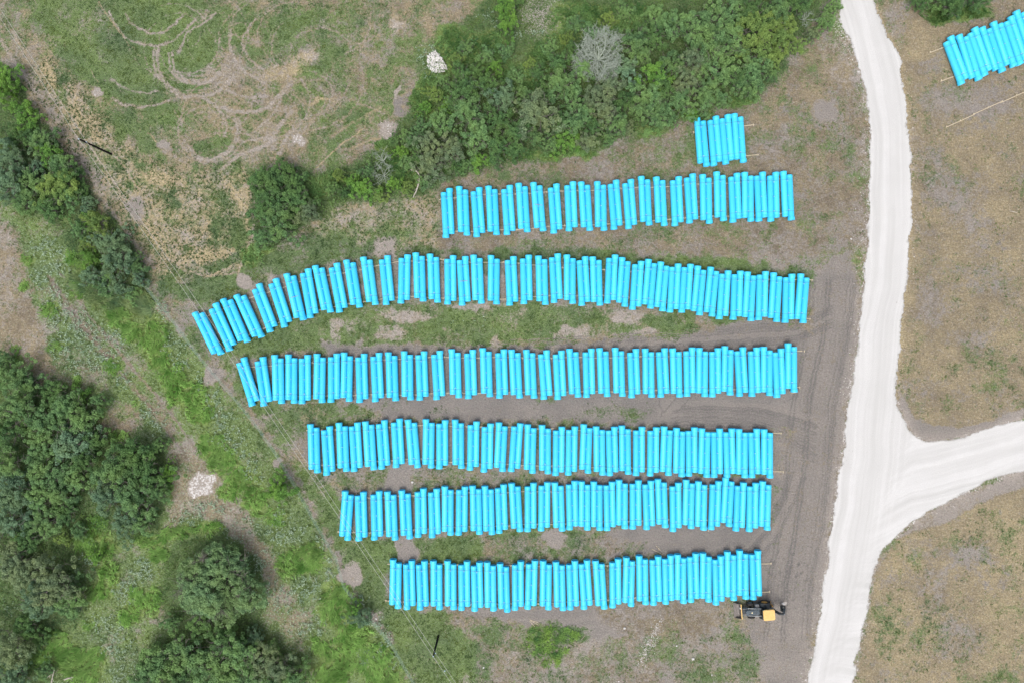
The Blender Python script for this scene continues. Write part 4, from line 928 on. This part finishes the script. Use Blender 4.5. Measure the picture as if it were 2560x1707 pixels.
    for s_ in (-1, 1): m.prism([(p_[0], p_[1]) for p_ in prof]+[(2.55, .62), (2.9, .16)], 0, .03, Matrix(((1, 0, 0, 0), (0, 0, 1, s_*W2-.015), (0, 1, 0, 0), (0, 0, 0, 1))))
    bk = m.build('front_bucket', Mb, o)
    m = MB(); m.box((2.20, 0, .83), (.12, 2.06, .07)); m.build('bucket_rail', My, bk)
    m = MB(); m.box((2.99, 0, .055), (.12, 2.02, .025)); m.build('cutting_edge', Mb, bk)
    m = MB(); m.box((2.36, -.52, .85), (.16, .20, .14)); m.box((2.36, -.52, .93), (.10, .12, .06)); m.build('bucket_hook', M_rock, bk)
    # cab
    cb = MB(); cb.box((-.95, 0, 1.08), (1.35, 1.25, .45)); cab = cb.build('cab', Md, o, .04)
    m = MB()
    for x, y, t in ((-.30, .56, -.04), (-.30, -.56, -.04), (-1.62, .58, 0), (-1.62, -.58, 0), (-1.02, .62, 0), (-1.02, -.62, 0)): m.tube([(x, y, 1.25), (x-.06, y*.95, 2.52)], .035, 8)
    m.build('cab_post', Md, cab)
    m = MB(); m.box((-.33, 0, 1.88), (.012, 1.02, 1.1)); m.box((-.68, .60, 1.88), (.62, .012, 1.1)); m.box((-.68, -.60, 1.88), (.62, .012, 1.1)); m.build('window_glass', Mgl, cab)
    out = []; a, b, r_ = .79, .72, .20
    for cx, cy, a0 in ((a-r_, b-r_, 0), (-a+r_, b-r_, 90), (-a+r_, -b+r_, 180), (a-r_, -b+r_, 270)):
        for k in range(6): t = R(a0+18*k); out.append((cx+r_*math.cos(t), cy+r_*math.sin(t)))
    m = MB(); m.prism([(x-.98, y) for x, y in out], 2.52, 2.64); m.prism([(x*.93-.98, y*.92) for x, y in out], 2.64, 2.68)
    for y in (-.4, -.2, 0, .2, .4): m.box((-.98, y, 2.686), (1.1, .05, .012))
    m.build('cab_roof', My, cab, .03)
    m = MB(); m.box((-1.15, 0, 1.38), (.5, .5, .12)); m.box((-1.38, 0, 1.68), (.12, .5, .55)); m.build('seat', Ms, cab, .04)
    m = MB(); m.tube([(-.45, .22*math.cos(t_), 1.62+.22*math.sin(t_)) for t_ in [k*.5236 for k in range(13)]], .018, 6); m.tube([(-.35, 0, 1.3), (-.45, 0, 1.6)], .03, 6); m.build('steering_wheel', Ms, cab)
    # rear hoe, folded, bucket swung to the side
    for s_ in (-1, 1):
        m = MB(); m.box((-2.02, s_*.62, .75), (.16, .14, 1.0), Matrix.Rotation(s_*.12, 3, 'X')); m.box((-2.02, s_*.72, .22), (.34, .36, .05)); m.build('stabiliser', Md if s_ > 0 else Mo, o, .01)
    m = MB(); m.box((-2.02, 0, .85), (.30, 1.3, .5)); m.box((-2.22, .12, .95), (.34, .36, .7)); m.build('hoe_frame', Md, o, .02)
    def bar(m, a, b, w0, h0):
        a, b = Vector(a), Vector(b); d = b-a; q = d.to_track_quat('X', 'Z').to_matrix(); m.box((a+b)/2, (d.length, w0, h0), q)
    m = MB(); bar(m, (-2.30, .12, 1.05), (-2.62, .10, 2.25), .22, .34); bar(m, (-2.62, .10, 2.25), (-3.02, .02, 2.62), .20, .30); m.build('boom', Md, o, .02)
    m = MB(); bar(m, (-2.98, .02, 2.66), (-3.62, -.08, 1.25), .18, .26); m.build('dipper_arm', Mg, o, .02)
    m = MB(); m.tube([(-2.42, .28, 1.3), (-2.95, .2, 2.2)], .05, 8); m.tube([(-3.0, .12, 2.3), (-3.5, .0, 1.5)], .04, 8); m.tube([(-3.05, -.12, 2.2), (-3.45, -.2, 1.35)], .018, 6); m.build('hydraulic_ram', Mc, o)
    m = MB(); prof = [(-3.30, 1.30), (-3.15, 1.02), (-3.22, .72), (-3.50, .58), (-3.80, .72), (-3.86, .95)]
    vs = []; fs = []; 
    for x, z in prof: vs += [(x, -.40, z), (x, .26, z)]
    for i in range(len(prof)-1): fs.append((2*i, 2*i+1, 2*i+3, 2*i+2))
    m.add(vs, fs)
    for yy in (-.40, .24): m.prism(prof, 0, .025, Matrix(((1, 0, 0, 0), (0, 0, 1, yy), (0, 1, 0, 0), (0, 0, 0, 1))))
    for k in range(4): m.box((-3.90, -.33+k*.18, .99), (.16, .05, .04), Matrix.Rotation(.9, 3, 'Y'))
    m.build('hoe_bucket', Md, o)
backhoe()

# ---------------------------------------------------------------- leaves, grass, trees
def cards(cen, size, nrm_up=.6, aspect=1.0, tint=None, r=rng):
    """random small leaf quads; cen Nx3, size N"""
    n = len(cen); a = r.normal(size=(n, 3)); a[:, 2] *= .5
    nn = r.normal(size=(n, 3)); nn[:, 2] = np.abs(nn[:, 2])+nrm_up; nn /= np.linalg.norm(nn, axis=1)[:, None]
    u = a-(a*nn).sum(1)[:, None]*nn; u /= np.linalg.norm(u, axis=1)[:, None]+1e-9; v = np.cross(nn, u)
    s_ = size[:, None]*.5; u = u*s_; v = v*s_*aspect
    V = np.stack([cen-u, cen-v*.9+u*.1, cen+u, cen+v*.9+u*.1], 1).reshape(-1, 3)
    Fq = np.arange(4*n, dtype=np.int32)
    return V, Fq
def branches(rad, ht, nl, seed, thick=.10, leafy=True, sub=3):
    """limbs radiating from a short trunk; returns MB and tip points"""
    rd_ = random.Random(seed); m = MB(); tips = []
    m.tube([(0, 0, -.05), (.05*rad, 0, ht*.14), (0, .04*rad, ht*.28)], [thick*1.5, thick*1.15, thick], 7)
    base_ = Vector((0, .04*rad, ht*.26))
    for k in range(nl):
        a = 2*math.pi*(k+rd_.uniform(-.35, .35))/nl; ln = rad*rd_.uniform(.65, 1.0); top = ht*rd_.uniform(.62, .95)
        p1 = base_+Vector((math.cos(a)*ln*.4, math.sin(a)*ln*.4, (top-ht*.26)*.62)); a2 = a+rd_.uniform(-.35, .35)
        p2 = base_+Vector((math.cos(a2)*ln*.85, math.sin(a2)*ln*.85, (top-ht*.26)*(.95-.3*ln/rad)))
        m.tube([base_, p1, p2], [thick*.7, thick*.42, thick*.12], 5, False); tips += [p1, p2]
        for j in range(sub):
            t = rd_.uniform(.25, .95); s0 = p1.lerp(p2, t) if rd_.random() < .7 else base_.lerp(p1, t); aa = a+rd_.choice((-1, 1))*rd_.uniform(.5, 1.2); l2 = rad*rd_.uniform(.25, .45)
            e = s0+Vector((math.cos(aa)*l2, math.sin(aa)*l2, ht*rd_.uniform(.02, .22))); m.tube([s0, s0.lerp(e, .5)+Vector((0, 0, .06)), e], [thick*.28, thick*.18, thick*.05], 4, False); tips += [e, s0.lerp(e, .5)]
            for q in range(2):
                e2 = e+Vector((rd_.uniform(-1, 1), rd_.uniform(-1, 1), rd_.uniform(0, .8)))*rad*.16; m.tube([s0.lerp(e, .6), e2], [thick*.12, thick*.04], 3, False); tips.append(e2)
    return m, tips
def crown(rad, ht, nl, seed, nclump, per, leaf, lobes=4):
    r = np.random.default_rng(seed); m, tips = branches(rad, ht, nl, seed, thick=.05*rad**.7+.02)
    # uneven outline: radius varies with angle
    ph = r.uniform(0, 6.28, lobes); am = r.uniform(.12, .27, lobes)*(1 if rad < 4 else .3)
    def edge(a): return 1+sum(am[i]*np.sin((i+2)*a+ph[i]) for i in range(lobes))-.12
    cs = []
    while len(cs) < nclump:
        a = r.uniform(0, 6.283); q = math.sqrt(r.uniform(.01, 1)); e = edge(a)*rad
        x, y = math.cos(a)*q*e, math.sin(a)*q*e
        top = ht*(.42+.58*math.sqrt(max(0, 1-(q*.97)**2)))
        if r.random() < .22: z = top*r.uniform(.35, .75)
        else: z = top*r.uniform(.86, 1.04)
        n_ = vnoise(np.array([x*1.0]), np.array([y*1.0]), rad*.35, seed)[0]
        if n_ < .30 and q < .93: z *= .62 if q > .3 else .85
        cs.append((x, y, z))
    cs = np.array(cs)
    V = []; T = []
    ct = r.random(nclump)
    k = r.integers(int(per*.6), int(per*1.3), nclump); idx = np.repeat(np.arange(nclump), k); N = len(idx)
    cr = rad*r.uniform(.09, .16, nclump)*(1 if rad < 4 else .42)
    dv = r.normal(size=(N, 3)); dv /= np.linalg.norm(dv, axis=1)[:, None]; dv *= r.uniform(.35, 1, N)[:, None]**.5; dv[:, 2] *= .7
    cen = cs[idx]+dv*cr[idx][:, None]
    cen[:, 2] = np.maximum(cen[:, 2], .12)
    V, Fq = cards(cen, r.uniform(.7, 1.3, N)*leaf, .9, .55, r=r)
    tint = np.clip(ct[idx]*.5+.45*(dv[:, 2]+.35)+r.uniform(-.15, .22, N), 0, 1)  # upper leaves of each clump tinted lighter: new growth plus painted-in top light
    return m, V, Fq, tint
LEAF = {
 'mid': leaf_mat('mesquite_leaf', (0.051, 0.122, 0.056), (0.284, 0.492, 0.197)),
 'olive': leaf_mat('olive_leaf', (0.085, 0.144, 0.076), (0.325, 0.441, 0.245)),
 'dark': leaf_mat('dark_leaf', (0.039, 0.100, 0.044), (0.191, 0.359, 0.125)),
 'bright': leaf_mat('bright_leaf', (0.067, 0.177, 0.039), (0.273, 0.522, 0.120)),
 'yellow': leaf_mat('yellow_green_leaf', (0.085, 0.171, 0.046), (0.319, 0.475, 0.149)),
 'sage': leaf_mat('sage_leaf', (0.063, 0.134, 0.078), (0.278, 0.452, 0.275)),
}
WORD = {'mid': 'mid-green', 'olive': 'dull olive', 'dark': 'dark green', 'bright': 'bright green', 'yellow': 'yellow-green', 'sage': 'grey-green', 'bare': 'leafless grey'}
PROTO = []
for i, (nl, ncl, ht) in enumerate(((8, 120, 2.9), (10, 135, 3.3), (7, 110, 2.5), (9, 130, 3.6))):
    m, V, Fq, tint = crown(2.3, ht, nl, 100+i, ncl, 80, .16)
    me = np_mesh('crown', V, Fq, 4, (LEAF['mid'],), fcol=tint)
    tb = m.build('trunk', M_bark); tm = tb.data; bpy.data.objects.remove(tb); PROTO.append((me, tm))
m, V, Fq, tint = crown(6.1, 5.4, 13, 141, 1000, 66, .19, 5)
BIG = (np_mesh('crown', V, Fq, 4, (leaf_mat('willowy_leaf', (.055, .125, .060), (.300, .480, .225)),), fcol=tint),)
tb = branches(5.7, 5.5, 17, 141, .16, sub=11)[0].build('trunk', M_bark); BIG += (tb.data,); bpy.data.objects.remove(tb)
def bare_mesh(seed, rad, ht, n=16, sub=7, tw=5):
    m, tips = branches(rad, ht, n, seed, .045*rad, sub=sub); rd_ = random.Random(seed)
    for t_ in list(tips):
        for q in range(tw):
            e = t_+Vector((rd_.uniform(-1, 1), rd_.uniform(-1, 1), rd_.uniform(-.1, .7)))*rad*.19; m.tube([t_, e], [.013, .005], 3, False)
            m.tube([t_.lerp(e, .5), t_.lerp(e, .5)+Vector((rd_.uniform(-1, 1), rd_.uniform(-1, 1), .3))*rad*.1], [.009, .004], 3, False)
    tb = m.build('branches', M_dead); me = tb.data; bpy.data.objects.remove(tb); return me
BARE = [bare_mesh(5, 2.2, 2.6, 15, 7, 4), bare_mesh(9, 2.2, 2.6, 8, 3, 2)]
SPOTS = {
 'thicket above the rows': "1085,235,22,yellow 1110,205,20,mid 1140,150,20,yellow 1165,120,22,mid 1190,180,24,dark 1215,140,22,mid 1240,170,20,bright 1265,130,22,mid 1290,190,24,mid 1325,160,18,yellow 1345,180,24,dark 1375,120,22,mid 1418,96,20,yellow 1440,60,24,mid 1480,85,24,mid 1520,50,22,yellow 1560,30,24,mid 1600,75,24,dark 1430,125,24,dark 1130,260,22,mid 1060,270,18,bright 1050,320,22,mid 1310,240,26,mid 1260,285,24,mid 1180,215,22,sage 1540,90,22,dark 1000,380,20,bright 985,350,16,mid 1020,410,22,mid 1045,395,22,dark 985,460,20,bright 1020,470,20,yellow 1060,455,22,mid 880,455,20,bright 850,440,18,yellow 830,475,20,mid 860,480,18,dark 920,430,22,mid 1115,430,22,dark 1165,415,20,mid 1240,400,20,mid 1290,380,24,dark 1340,345,24,mid 1375,365,22,mid 1520,345,20,mid 1570,325,20,olive 1680,300,18,mid 1730,285,20,bright 1800,250,22,mid 1716,68,42,mid 1784,41,48,mid 1757,109,50,mid 1797,163,50,mid 1729,152,36,olive 1893,68,50,yellow 1901,122,40,yellow 1885,170,36,mid 1874,214,40,mid 1879,30,36,dark 1770,222,36,mid 1716,204,38,olive 1675,163,36,mid 1634,190,38,bright 1620,240,42,mid 1601,275,32,mid 1580,109,38,mid 1566,177,34,sage 1498,142,66,bare 1520,207,36,olive 1498,247,40,olive 1511,288,34,olive 1541,315,34,mid 1402,212,38,mid 1432,247,36,mid 1343,286,54,olive 1432,310,36,mid 1416,352,36,bright 1470,357,28,olive 1648,286,36,mid 1702,259,36,mid 1757,255,32,mid 1634,95,32,dark 1171,286,44,mid 1193,342,44,mid 1103,308,36,mid 1239,300,36,dark 1117,267,20,bright 1157,231,38,dark 1253,245,38,sage 1076,368,42,olive 1130,381,38,olive 1198,402,26,bright 1021,345,28,mid 1262,20,30,bright 1270,60,30,bright 1280,-5,30,dark 956,400,30,bare 1157,190,32,dark 956,435,32,bare 912,475,32,bright 947,489,22,yellow 1078,421,40,olive 1138,415,28,dark 1290,330,38,dark 1250,365,36,dark 1220,215,34,dark 1400,160,34,dark 1450,180,34,mid 1360,235,32,dark 1680,60,38,mid 1640,40,32,mid 1820,100,44,mid 1840,190,38,dark 1560,260,30,dark 1460,290,30,mid 1480,320,28,dark 1390,300,30,dark 1660,230,30,dark 1600,140,30,mid 1840,35,40,mid 1990,112,26,yellow",
 'top edge by the road': "2085,14,24,mid 2062,58,27,mid 2030,88,20,olive 2018,44,26,bare 1950,66,40,yellow 1948,108,36,yellow 1938,30,38,mid 1938,148,26,yellow 1990,12,36,dark 2301,6,24,dark 2375,14,34,dark 2430,-4,36,dark 2340,-8,30,mid 1925,190,20,mid",
 'clump left of the top row': "668,455,44,dark 695,440,44,dark 697,555,48,mid 745,500,40,dark 768,532,32,olive 655,600,30,mid 735,450,30,dark 690,500,40,dark 660,535,34,dark",
 'left hedge': "230,690,28,sage 260,720,26,mid 300,715,26,sage 330,735,22,mid 350,700,22,sage 200,575,22,mid 215,605,20,yellow 225,650,22,bright 150,410,26,mid 95,420,24,sage 60,430,24,mid 195,470,24,dark 215,550,20,bright 310,630,22,sage 270,690,22,mid 14,190,34,bright 18,232,32,bright 60,286,38,bright 110,352,34,mid 124,383,28,bright 70,345,30,dark 164,410,30,mid 27,403,44,sage 25,456,44,sage 82,454,42,mid 142,468,48,yellow 165,445,36,dark 120,520,36,dark 178,495,30,mid 245,558,33,yellow 218,512,24,sage 286,606,36,sage 290,655,44,sage 342,662,26,mid 60,500,36,mid 247,600,28,sage 30,350,30,dark",
 'lower left woods': "200,1330,24,mid 240,1390,20,bright 70,1320,26,mid 160,1345,20,yellow 60,1560,26,mid 100,1600,24,dark 110,1680,26,mid 430,1560,24,mid 640,1590,24,sage 680,1620,22,mid 250,1000,22,mid 200,985,22,bright 15,900,24,mid 420,1180,22,bright 400,1110,20,mid 25,944,46,mid 76,957,36,mid 52,1017,52,mid 177,1017,42,mid 206,1045,40,mid 123,1058,50,mid 177,1113,54,sage 95,1113,44,mid 25,1070,44,dark 25,1154,48,mid 109,1181,48,mid 180,1194,42,mid 25,1230,52,sage 95,1235,44,mid 327,1140,54,dark 300,1181,54,mid 368,1181,46,dark 340,1237,52,mid 272,1235,42,sage 150,1225,40,mid 25,1302,44,sage 109,1307,44,mid 165,1280,32,dark 313,1307,40,sage 356,1303,32,mid 25,1402,50,olive 60,1440,44,olive 136,1457,58,olive 93,1500,46,sage 177,1497,44,mid 25,1620,50,olive 30,1690,44,sage 395,1661,50,mid 463,1634,52,mid 599,1625,50,mid 368,1690,42,mid 540,1675,58,mid 610,1690,46,mid 655,1652,46,olive 700,1668,40,olive 740,1690,36,mid 500,1560,40,dark 560,1600,44,dark 140,985,36,dark 240,1095,34,dark 60,1350,38,dark 215,1150,36,dark 400,1230,30,mid 460,1700,44,dark 70,1570,34,dark 700,1710,40,dark",
 'fence line weeds': "698,1220,36,bright 900,1543,28,sage 885,1520,22,bright",
}
for region, txt in SPOTS.items():
    items = [q.split(',') for q in txt.split()]; by = {}
    for q in items: by.setdefault(q[3], []).append(q)
    for kind, lst in by.items():
        lst.sort(key=lambda q: float(q[0]))
        for n, q in enumerate(lst):
            x, y, r = float(q[0]), float(q[1]), float(q[2])*S; noun = 'bush' if r < 1.9 or region == 'fence line weeds' else 'tree'
            sc = r/2.3; hz = min(1.25, max(.55, sc))*random.uniform(.9, 1.15)
            o = empty('dead_tree' if kind == 'bare' else ('shrub' if noun == 'bush' else 'broadleaf_tree'), P(x, y, 2.0*hz).to_tuple()[:2]+(0,), random.uniform(0, 6.28))
            o.scale = (sc, sc, hz)
            if kind == 'bare':
                obj('branches', BARE[0] if r > 3 else BARE[1], o)
            else:
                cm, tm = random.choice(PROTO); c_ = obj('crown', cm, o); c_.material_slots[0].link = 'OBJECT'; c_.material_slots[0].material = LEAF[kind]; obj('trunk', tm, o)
            where = 'in the '+region if 'edge' not in region else 'at the '+region
            nouns = 'bushes' if region == 'fence line weeds' else 'trees'
            lb = ('%s from left of the %s %s, %s' % (ordn(n+1), WORD[kind], nouns, region)) if len(lst) > 1 else 'the only %s %s %s' % (WORD[kind], noun, where)
            tag(o, lb, noun, '%s trees and bushes %s' % (WORD[kind], where))
o = empty('broadleaf_tree', P(541, 1468, 4).to_tuple()[:2]+(0,), 1.0); obj('crown', BIG[0], o); obj('trunk', BIG[1], o)
tag(o, 'largest round grey-green tree standing apart at the lower left with radiating limbs', 'tree')
# fallen dead limbs
for pts, lab, mt in ((((1027,424),(1042,429),(1049,440),(1047,460),(1040,480),(1032,495)), 'curved dead limb lying at the thicket edge above the curved row', M_palewood), (((118,1692),(133,1682),(128,1705),(137,1668)), 'forked white dead branch at the bottom left edge', M_palewood), (((160,1698),(172,1694),(184,1692)), 'small white dead twig at the bottom left edge', M_palewood)):
    m = MB(); q = [P(a, b, 1.1) for a, b in pts]
    m.tube(q, [.09]*(len(q)-1)+[.03], 6)
    for i in range(len(q)-1):
        for s_ in (-1, 1):
            c0 = q[i].lerp(q[i+1], random.random()); m.tube([c0, c0+Vector((random.uniform(-.6, .6), random.uniform(-.6, .6), .15))], [.035, .01], 4, False)
    for v in range(2): m.tube([q[v], Vector((q[v].x, q[v].y, 0))], .04, 5)
    o = m.build('dead_branch', mt); tag(o, lab, 'dead branch', 'fallen dead branches')

# ---- scattered cover (stuff)
def sample(n, b, dens):
    """random photo-pixel points accepted by dens(x,y) in 0..1"""
    x = rng.uniform(b[0], b[1], n); y = rng.uniform(b[2], b[3], n)
    k = rng.random(n) < dens(x, y); return x[k], y[k]
def polyd(pts, feather=14):
    def f(x, y):
        X = x+(fbm(x, y, 26, 3, 1)-.5)*30; Y = y+(fbm(x, y, 26, 3, 5)-.5)*30
        d = segdist(X, Y, pts, True); return sstep(np.where(inpoly(X, Y, pts), d, -d)/feather+.5)
    return f
def toworld(x, y): return (x-1280)*S, (853.5-y)*S
# low leafy undergrowth
def under(x, y):
    d = np.maximum.reduce([polyd(q_, 34)(x, y) for q_ in (THICKET, HEDGE, WOODS, WOODS2)])
    g = np.zeros(len(x))
    for a, b, rx, ry in GRASSB: g = np.maximum(g, sstep(1.3-np.hypot((x-a)/rx, (y-b)/ry)))
    return d*(1-.35*g)*np.where(np.hypot((x-1356)/56, (y-46)/56) < 1, .03, 1)*np.where(np.hypot(x-1302, y-150) < 17, .05, 1)
x, y = sample(420000, (-160, 2200, -140, 1800), under)
zt = .15+1.15*fbm(x, y, 40, 3, 60)*rng.random(len(x))**.5
wxx, wyy = toworld(x, y); cen = np.stack([wxx, wyy, zt], 1)
V, Fq = cards(cen, rng.uniform(.12, .30, len(x)), 1.4, .6)
tint = np.clip(fbm(x, y, 22, 3, 61)*1.5-.35+rng.uniform(-.15, .15, len(x)), 0, 1)
tag(obj('undergrowth', np_mesh('undergrowth', V, Fq, 4, (leaf_mat('undergrowth_leaf', (.038, .095, .036), (.175, .310, .100)),), fcol=tint)), kind='stuff')
# tall grass
def blades(x, y, z0, ln, wd, ang, lean, tint, name, mat):
    n = len(x); a = ang+rng.normal(0, .55, n); dx, dy = np.cos(a), np.sin(a)
    b = np.stack([x, y, z0], 1); hl = ln*lean; vz = ln*np.sqrt(np.maximum(.05, 1-lean**2))
    tip = b+np.stack([dx*hl, dy*hl, vz], 1); mid = b+np.stack([dx*hl*.42, dy*hl*.42, vz*.62], 1); sd = np.stack([-dy, dx, np.zeros(n)], 1)*wd[:, None]*.5
    V = np.stack([b-sd, b+sd, mid+sd*.8, tip, mid-sd*.8], 1).reshape(-1, 3)
    i0 = np.arange(n)*5; Fq = np.stack([i0, i0+1, i0+2, i0+3, i0+4], 1)
    return np_mesh(name, V, Fq, 5, (mat,), fcol=tint)
def blobs(L_, sharp=1.6):
    def f(x, y):
        X = x+(fbm(x, y, 20, 3, 71)-.5)*26; Y = y+(fbm(x, y, 20, 3, 72)-.5)*26; g = np.zeros(len(x))
        for a, b, rx, ry in L_: g = np.maximum(g, sstep((1.15-np.hypot((X-a)/rx, (Y-b)/ry))*sharp))
        return g
    return f
Mtall = leaf_mat('tall_grass_blade', (.14, .34, .06), (.50, .80, .24), (.50, .66, .24), .42)
Mtallg = leaf_mat('dark_grass_blade', (.10, .25, .07), (.36, .60, .20), (.36, .50, .20), .42)
Mswirl = leaf_mat('reed_grass_blade', (.13, .25, .11), (.46, .60, .30), None, .4)
def tall(L_, n, b, name, mat, z=.02):
    x, y = sample(n, b, blobs(L_)); k = 6; x = np.repeat(x, k)+rng.normal(0, 1.6, len(x)*k); y = np.repeat(y, k)+rng.normal(0, 1.6, len(y)*k)
    ang = fbm(x, y, 90, 2, 77)*9; wX, wY = toworld(x, y)
    t = np.clip(fbm(x, y, 16, 3, 78)*1.7-.4+rng.uniform(-.2, .2, len(x)), 0, 1)
    zz_ = z+.45*rng.random(len(x))*fbm(x, y, 14, 3, 79)
    me = blades(wX, wY, zz_, rng.uniform(.35, .95, len(x)), rng.uniform(.05, .10, len(x)), ang, rng.uniform(.80, .985, len(x)), t, name, mat)
    return tag(obj(name, me), kind='stuff')
tall(TALL, 40000, (-20, 1040, 600, 1760), 'tall_grass', Mtall)
tall(GRASSB, 46000, (600, 2520, -60, 680), 'tall_grass', Mtallg)
tall(SWIRL, 17000, (40, 420, 330, 820), 'reed_grass', Mswirl)
# pale flowering weeds
PALE = [(410,775,18,30),(440,860,40,34),(450,905,34,24),(500,960,26,34),(530,1000,30,30),(560,1050,34,34),(590,1100,34,36),(620,1160,26,40),(560,1090,40,30),(650,1190,16,20),(700,1290,34,26),(740,1330,30,34),(720,1340,40,26),(690,1330,26,26),(800,1360,16,26),(825,1420,18,44),(770,1470,40,40),(740,1500,34,40),(900,1500,22,20),(940,1560,26,30),(960,1600,24,30),(920,1640,34,26),(975,1640,20,30),(800,1560,16,30),(120,620,50,30),(150,660,50,34),(110,700,34,34),(140,740,44,34),(180,800,60,44),(220,850,60,50),(250,900,60,34),(160,870,44,40),(290,860,34,40),(200,920,44,26),(310,950,30,30),(370,1030,34,34),(400,1060,26,26),(300,690,1,1),(350,1425,40,40),(320,1480,44,34),(270,1560,60,34),(300,1620,50,50),(320,1690,60,44),(220,1395,40,20),(20,1520,26,26),(640,1240,1,1),
   (1075,165,24,40),(1055,140,16,30),(1075,120,24,12),(1210,35,34,16),(1300,90,30,14),(1340,85,30,10),(1240,60,16,16),(520,1270,60,30),(600,1320,50,40),(470,1290,60,20),(660,1400,40,50),(690,1480,34,50),(760,1560,40,30),(1260,690,1,1)]
LW = ((1640,760,60,12),(1180,800,60,20),(1940,650,40,14),(1460,630,20,8),(1160,638,16,6),(700,850,40,20))
x, y = sample(420000, (-10, 2020, -20, 1760), lambda a, b: np.maximum(blobs(PALE, 1.3)(a, b)*.75, blobs(LW, .8)(a, b)*.10)*np.clip(fbm(a, b, 8, 2, 80)*4-1.7, .03, 1))
k = 3; x = np.repeat(x, k)+rng.normal(0, 1.3, len(x)*k); y = np.repeat(y, k)+rng.normal(0, 1.3, len(y)*k); wX, wY = toworld(x, y)
V, Fq = cards(np.stack([wX, wY, rng.uniform(.10, .36, len(x))], 1), rng.uniform(.11, .21, len(x)), 1.3, .8)
tag(obj('flowering_weeds', np_mesh('flowering_weeds', V, Fq, 4, (leaf_mat('pale_weed_leaf', (.17, .27, .16), (.50, .62, .47), (.36, .42, .30), .25),), fcol=rng.random(len(x))**1.3)), kind='stuff')
# short tufts on the fields, thicker where the ground is green
xi = np.clip(np.searchsorted(gx, 0)+0, 0, nc-1)
def field_at(name, x, y):
    wX, wY = toworld(x, y); c = np.clip(np.searchsorted(gx, wX), 0, nc-1); r = np.clip(np.searchsorted(gy, wY), 0, nr-1); return F[name][r, c]
def dens(x, y):
    g = field_at('G', x, y); return np.clip(g-.12, 0, 1)**1.3*np.clip(fbm(x, y, 9, 3, 90)*3-1.0, 0, 1)*(~inpoly(x, y, ROAD))
x, y = sample(420000, (-40, 2600, -40, 1750), dens); gt = field_at('GT', x, y)
k = 5; x = np.repeat(x, k)+rng.normal(0, 1.0, len(x)*k); y = np.repeat(y, k)+rng.normal(0, 1.0, len(y)*k); gt = np.repeat(gt, k); wX, wY = toworld(x, y)
me = blades(wX, wY, np.zeros(len(x)), rng.uniform(.10, .26, len(x)), rng.uniform(.03, .06, len(x)), rng.uniform(0, 6.28, len(x)), rng.uniform(.75, .98, len(x)), np.clip(gt+rng.uniform(-.25, .3, len(x)), 0, 1), 'field_grass', leaf_mat('field_grass_blade', (.060, .125, .048), (.21, .30, .085), None, .3))
tag(obj('field_grass', me), kind='stuff')
# separate dark tufts on the straw slope and the dry ground above the curved row
STRAW = [(85,160),(150,150),(215,240),(300,345),(360,400),(460,420),(600,410),(645,500),(630,580),(620,650),(560,690),(470,705),(400,700),(330,590),(270,500),(205,430),(130,330),(70,220)]
DRYT = [(650,630),(760,560),(850,505),(1060,480),(1100,460),(1100,640),(960,640),(760,640)]
x, y = sample(60000, (50, 1120, 130, 720), lambda a, b: np.maximum(polyd(STRAW, 40)(a, b)*.5, polyd(DRYT, 30)(a, b)*.32)*np.clip(fbm(a, b, 30, 3, 120)*3-.8, .1, 1)*.55)
k = 7; x = np.repeat(x, k)+rng.normal(0, 1.1, len(x)*k); y = np.repeat(y, k)+rng.normal(0, 1.1, len(y)*k); wX, wY = toworld(x, y)
me = blades(wX, wY, np.zeros(len(x)), rng.uniform(.10, .26, len(x)), rng.uniform(.04, .07, len(x)), rng.uniform(0, 6.28, len(x)), rng.uniform(.6, .95, len(x)), rng.random(len(x)), 'grass_tufts', leaf_mat('tuft_blade', (.040, .085, .035), (.12, .20, .07), None, .2))
tag(obj('grass_tufts', me), kind='stuff')
# weedy mound south of the bottom row
x, y = sample(3200, (1290, 1480, 1540, 1690), lambda a, b: blobs([(1385,1585,64,26),(1370,1615,56,28),(1440,1588,44,16),(1375,1655,40,16),(1400,1635,34,20),(1330,1590,30,14)], .9)(a, b)*np.clip(fbm(a, b, 13, 3, 97)*4-1.5, 0, 1)); wX, wY = toworld(x, y)
k = 5; x = np.repeat(x, k); wX = np.repeat(wX, k)+rng.normal(0, .08, len(wX)*k); y = np.repeat(y, k); wY = np.repeat(wY, k)+rng.normal(0, .08, len(wY)*k)
t = np.clip(fbm(x, y, 20, 3, 95)*1.8-.5+.25*np.exp(-((x-1390)**2+(y-1620)**2)/900), 0, 1)
me = blades(wX, wY, np.zeros(len(x)), rng.uniform(.25, .6, len(x)), rng.uniform(.05, .10, len(x)), rng.uniform(0, 6.28, len(x)), rng.uniform(.8, .98, len(x)), t, 'weed_patch', leaf_mat('weed_blade', (.10, .24, .08), (.38, .62, .16), None, .4))
tag(obj('weed_patch', me), kind='stuff')
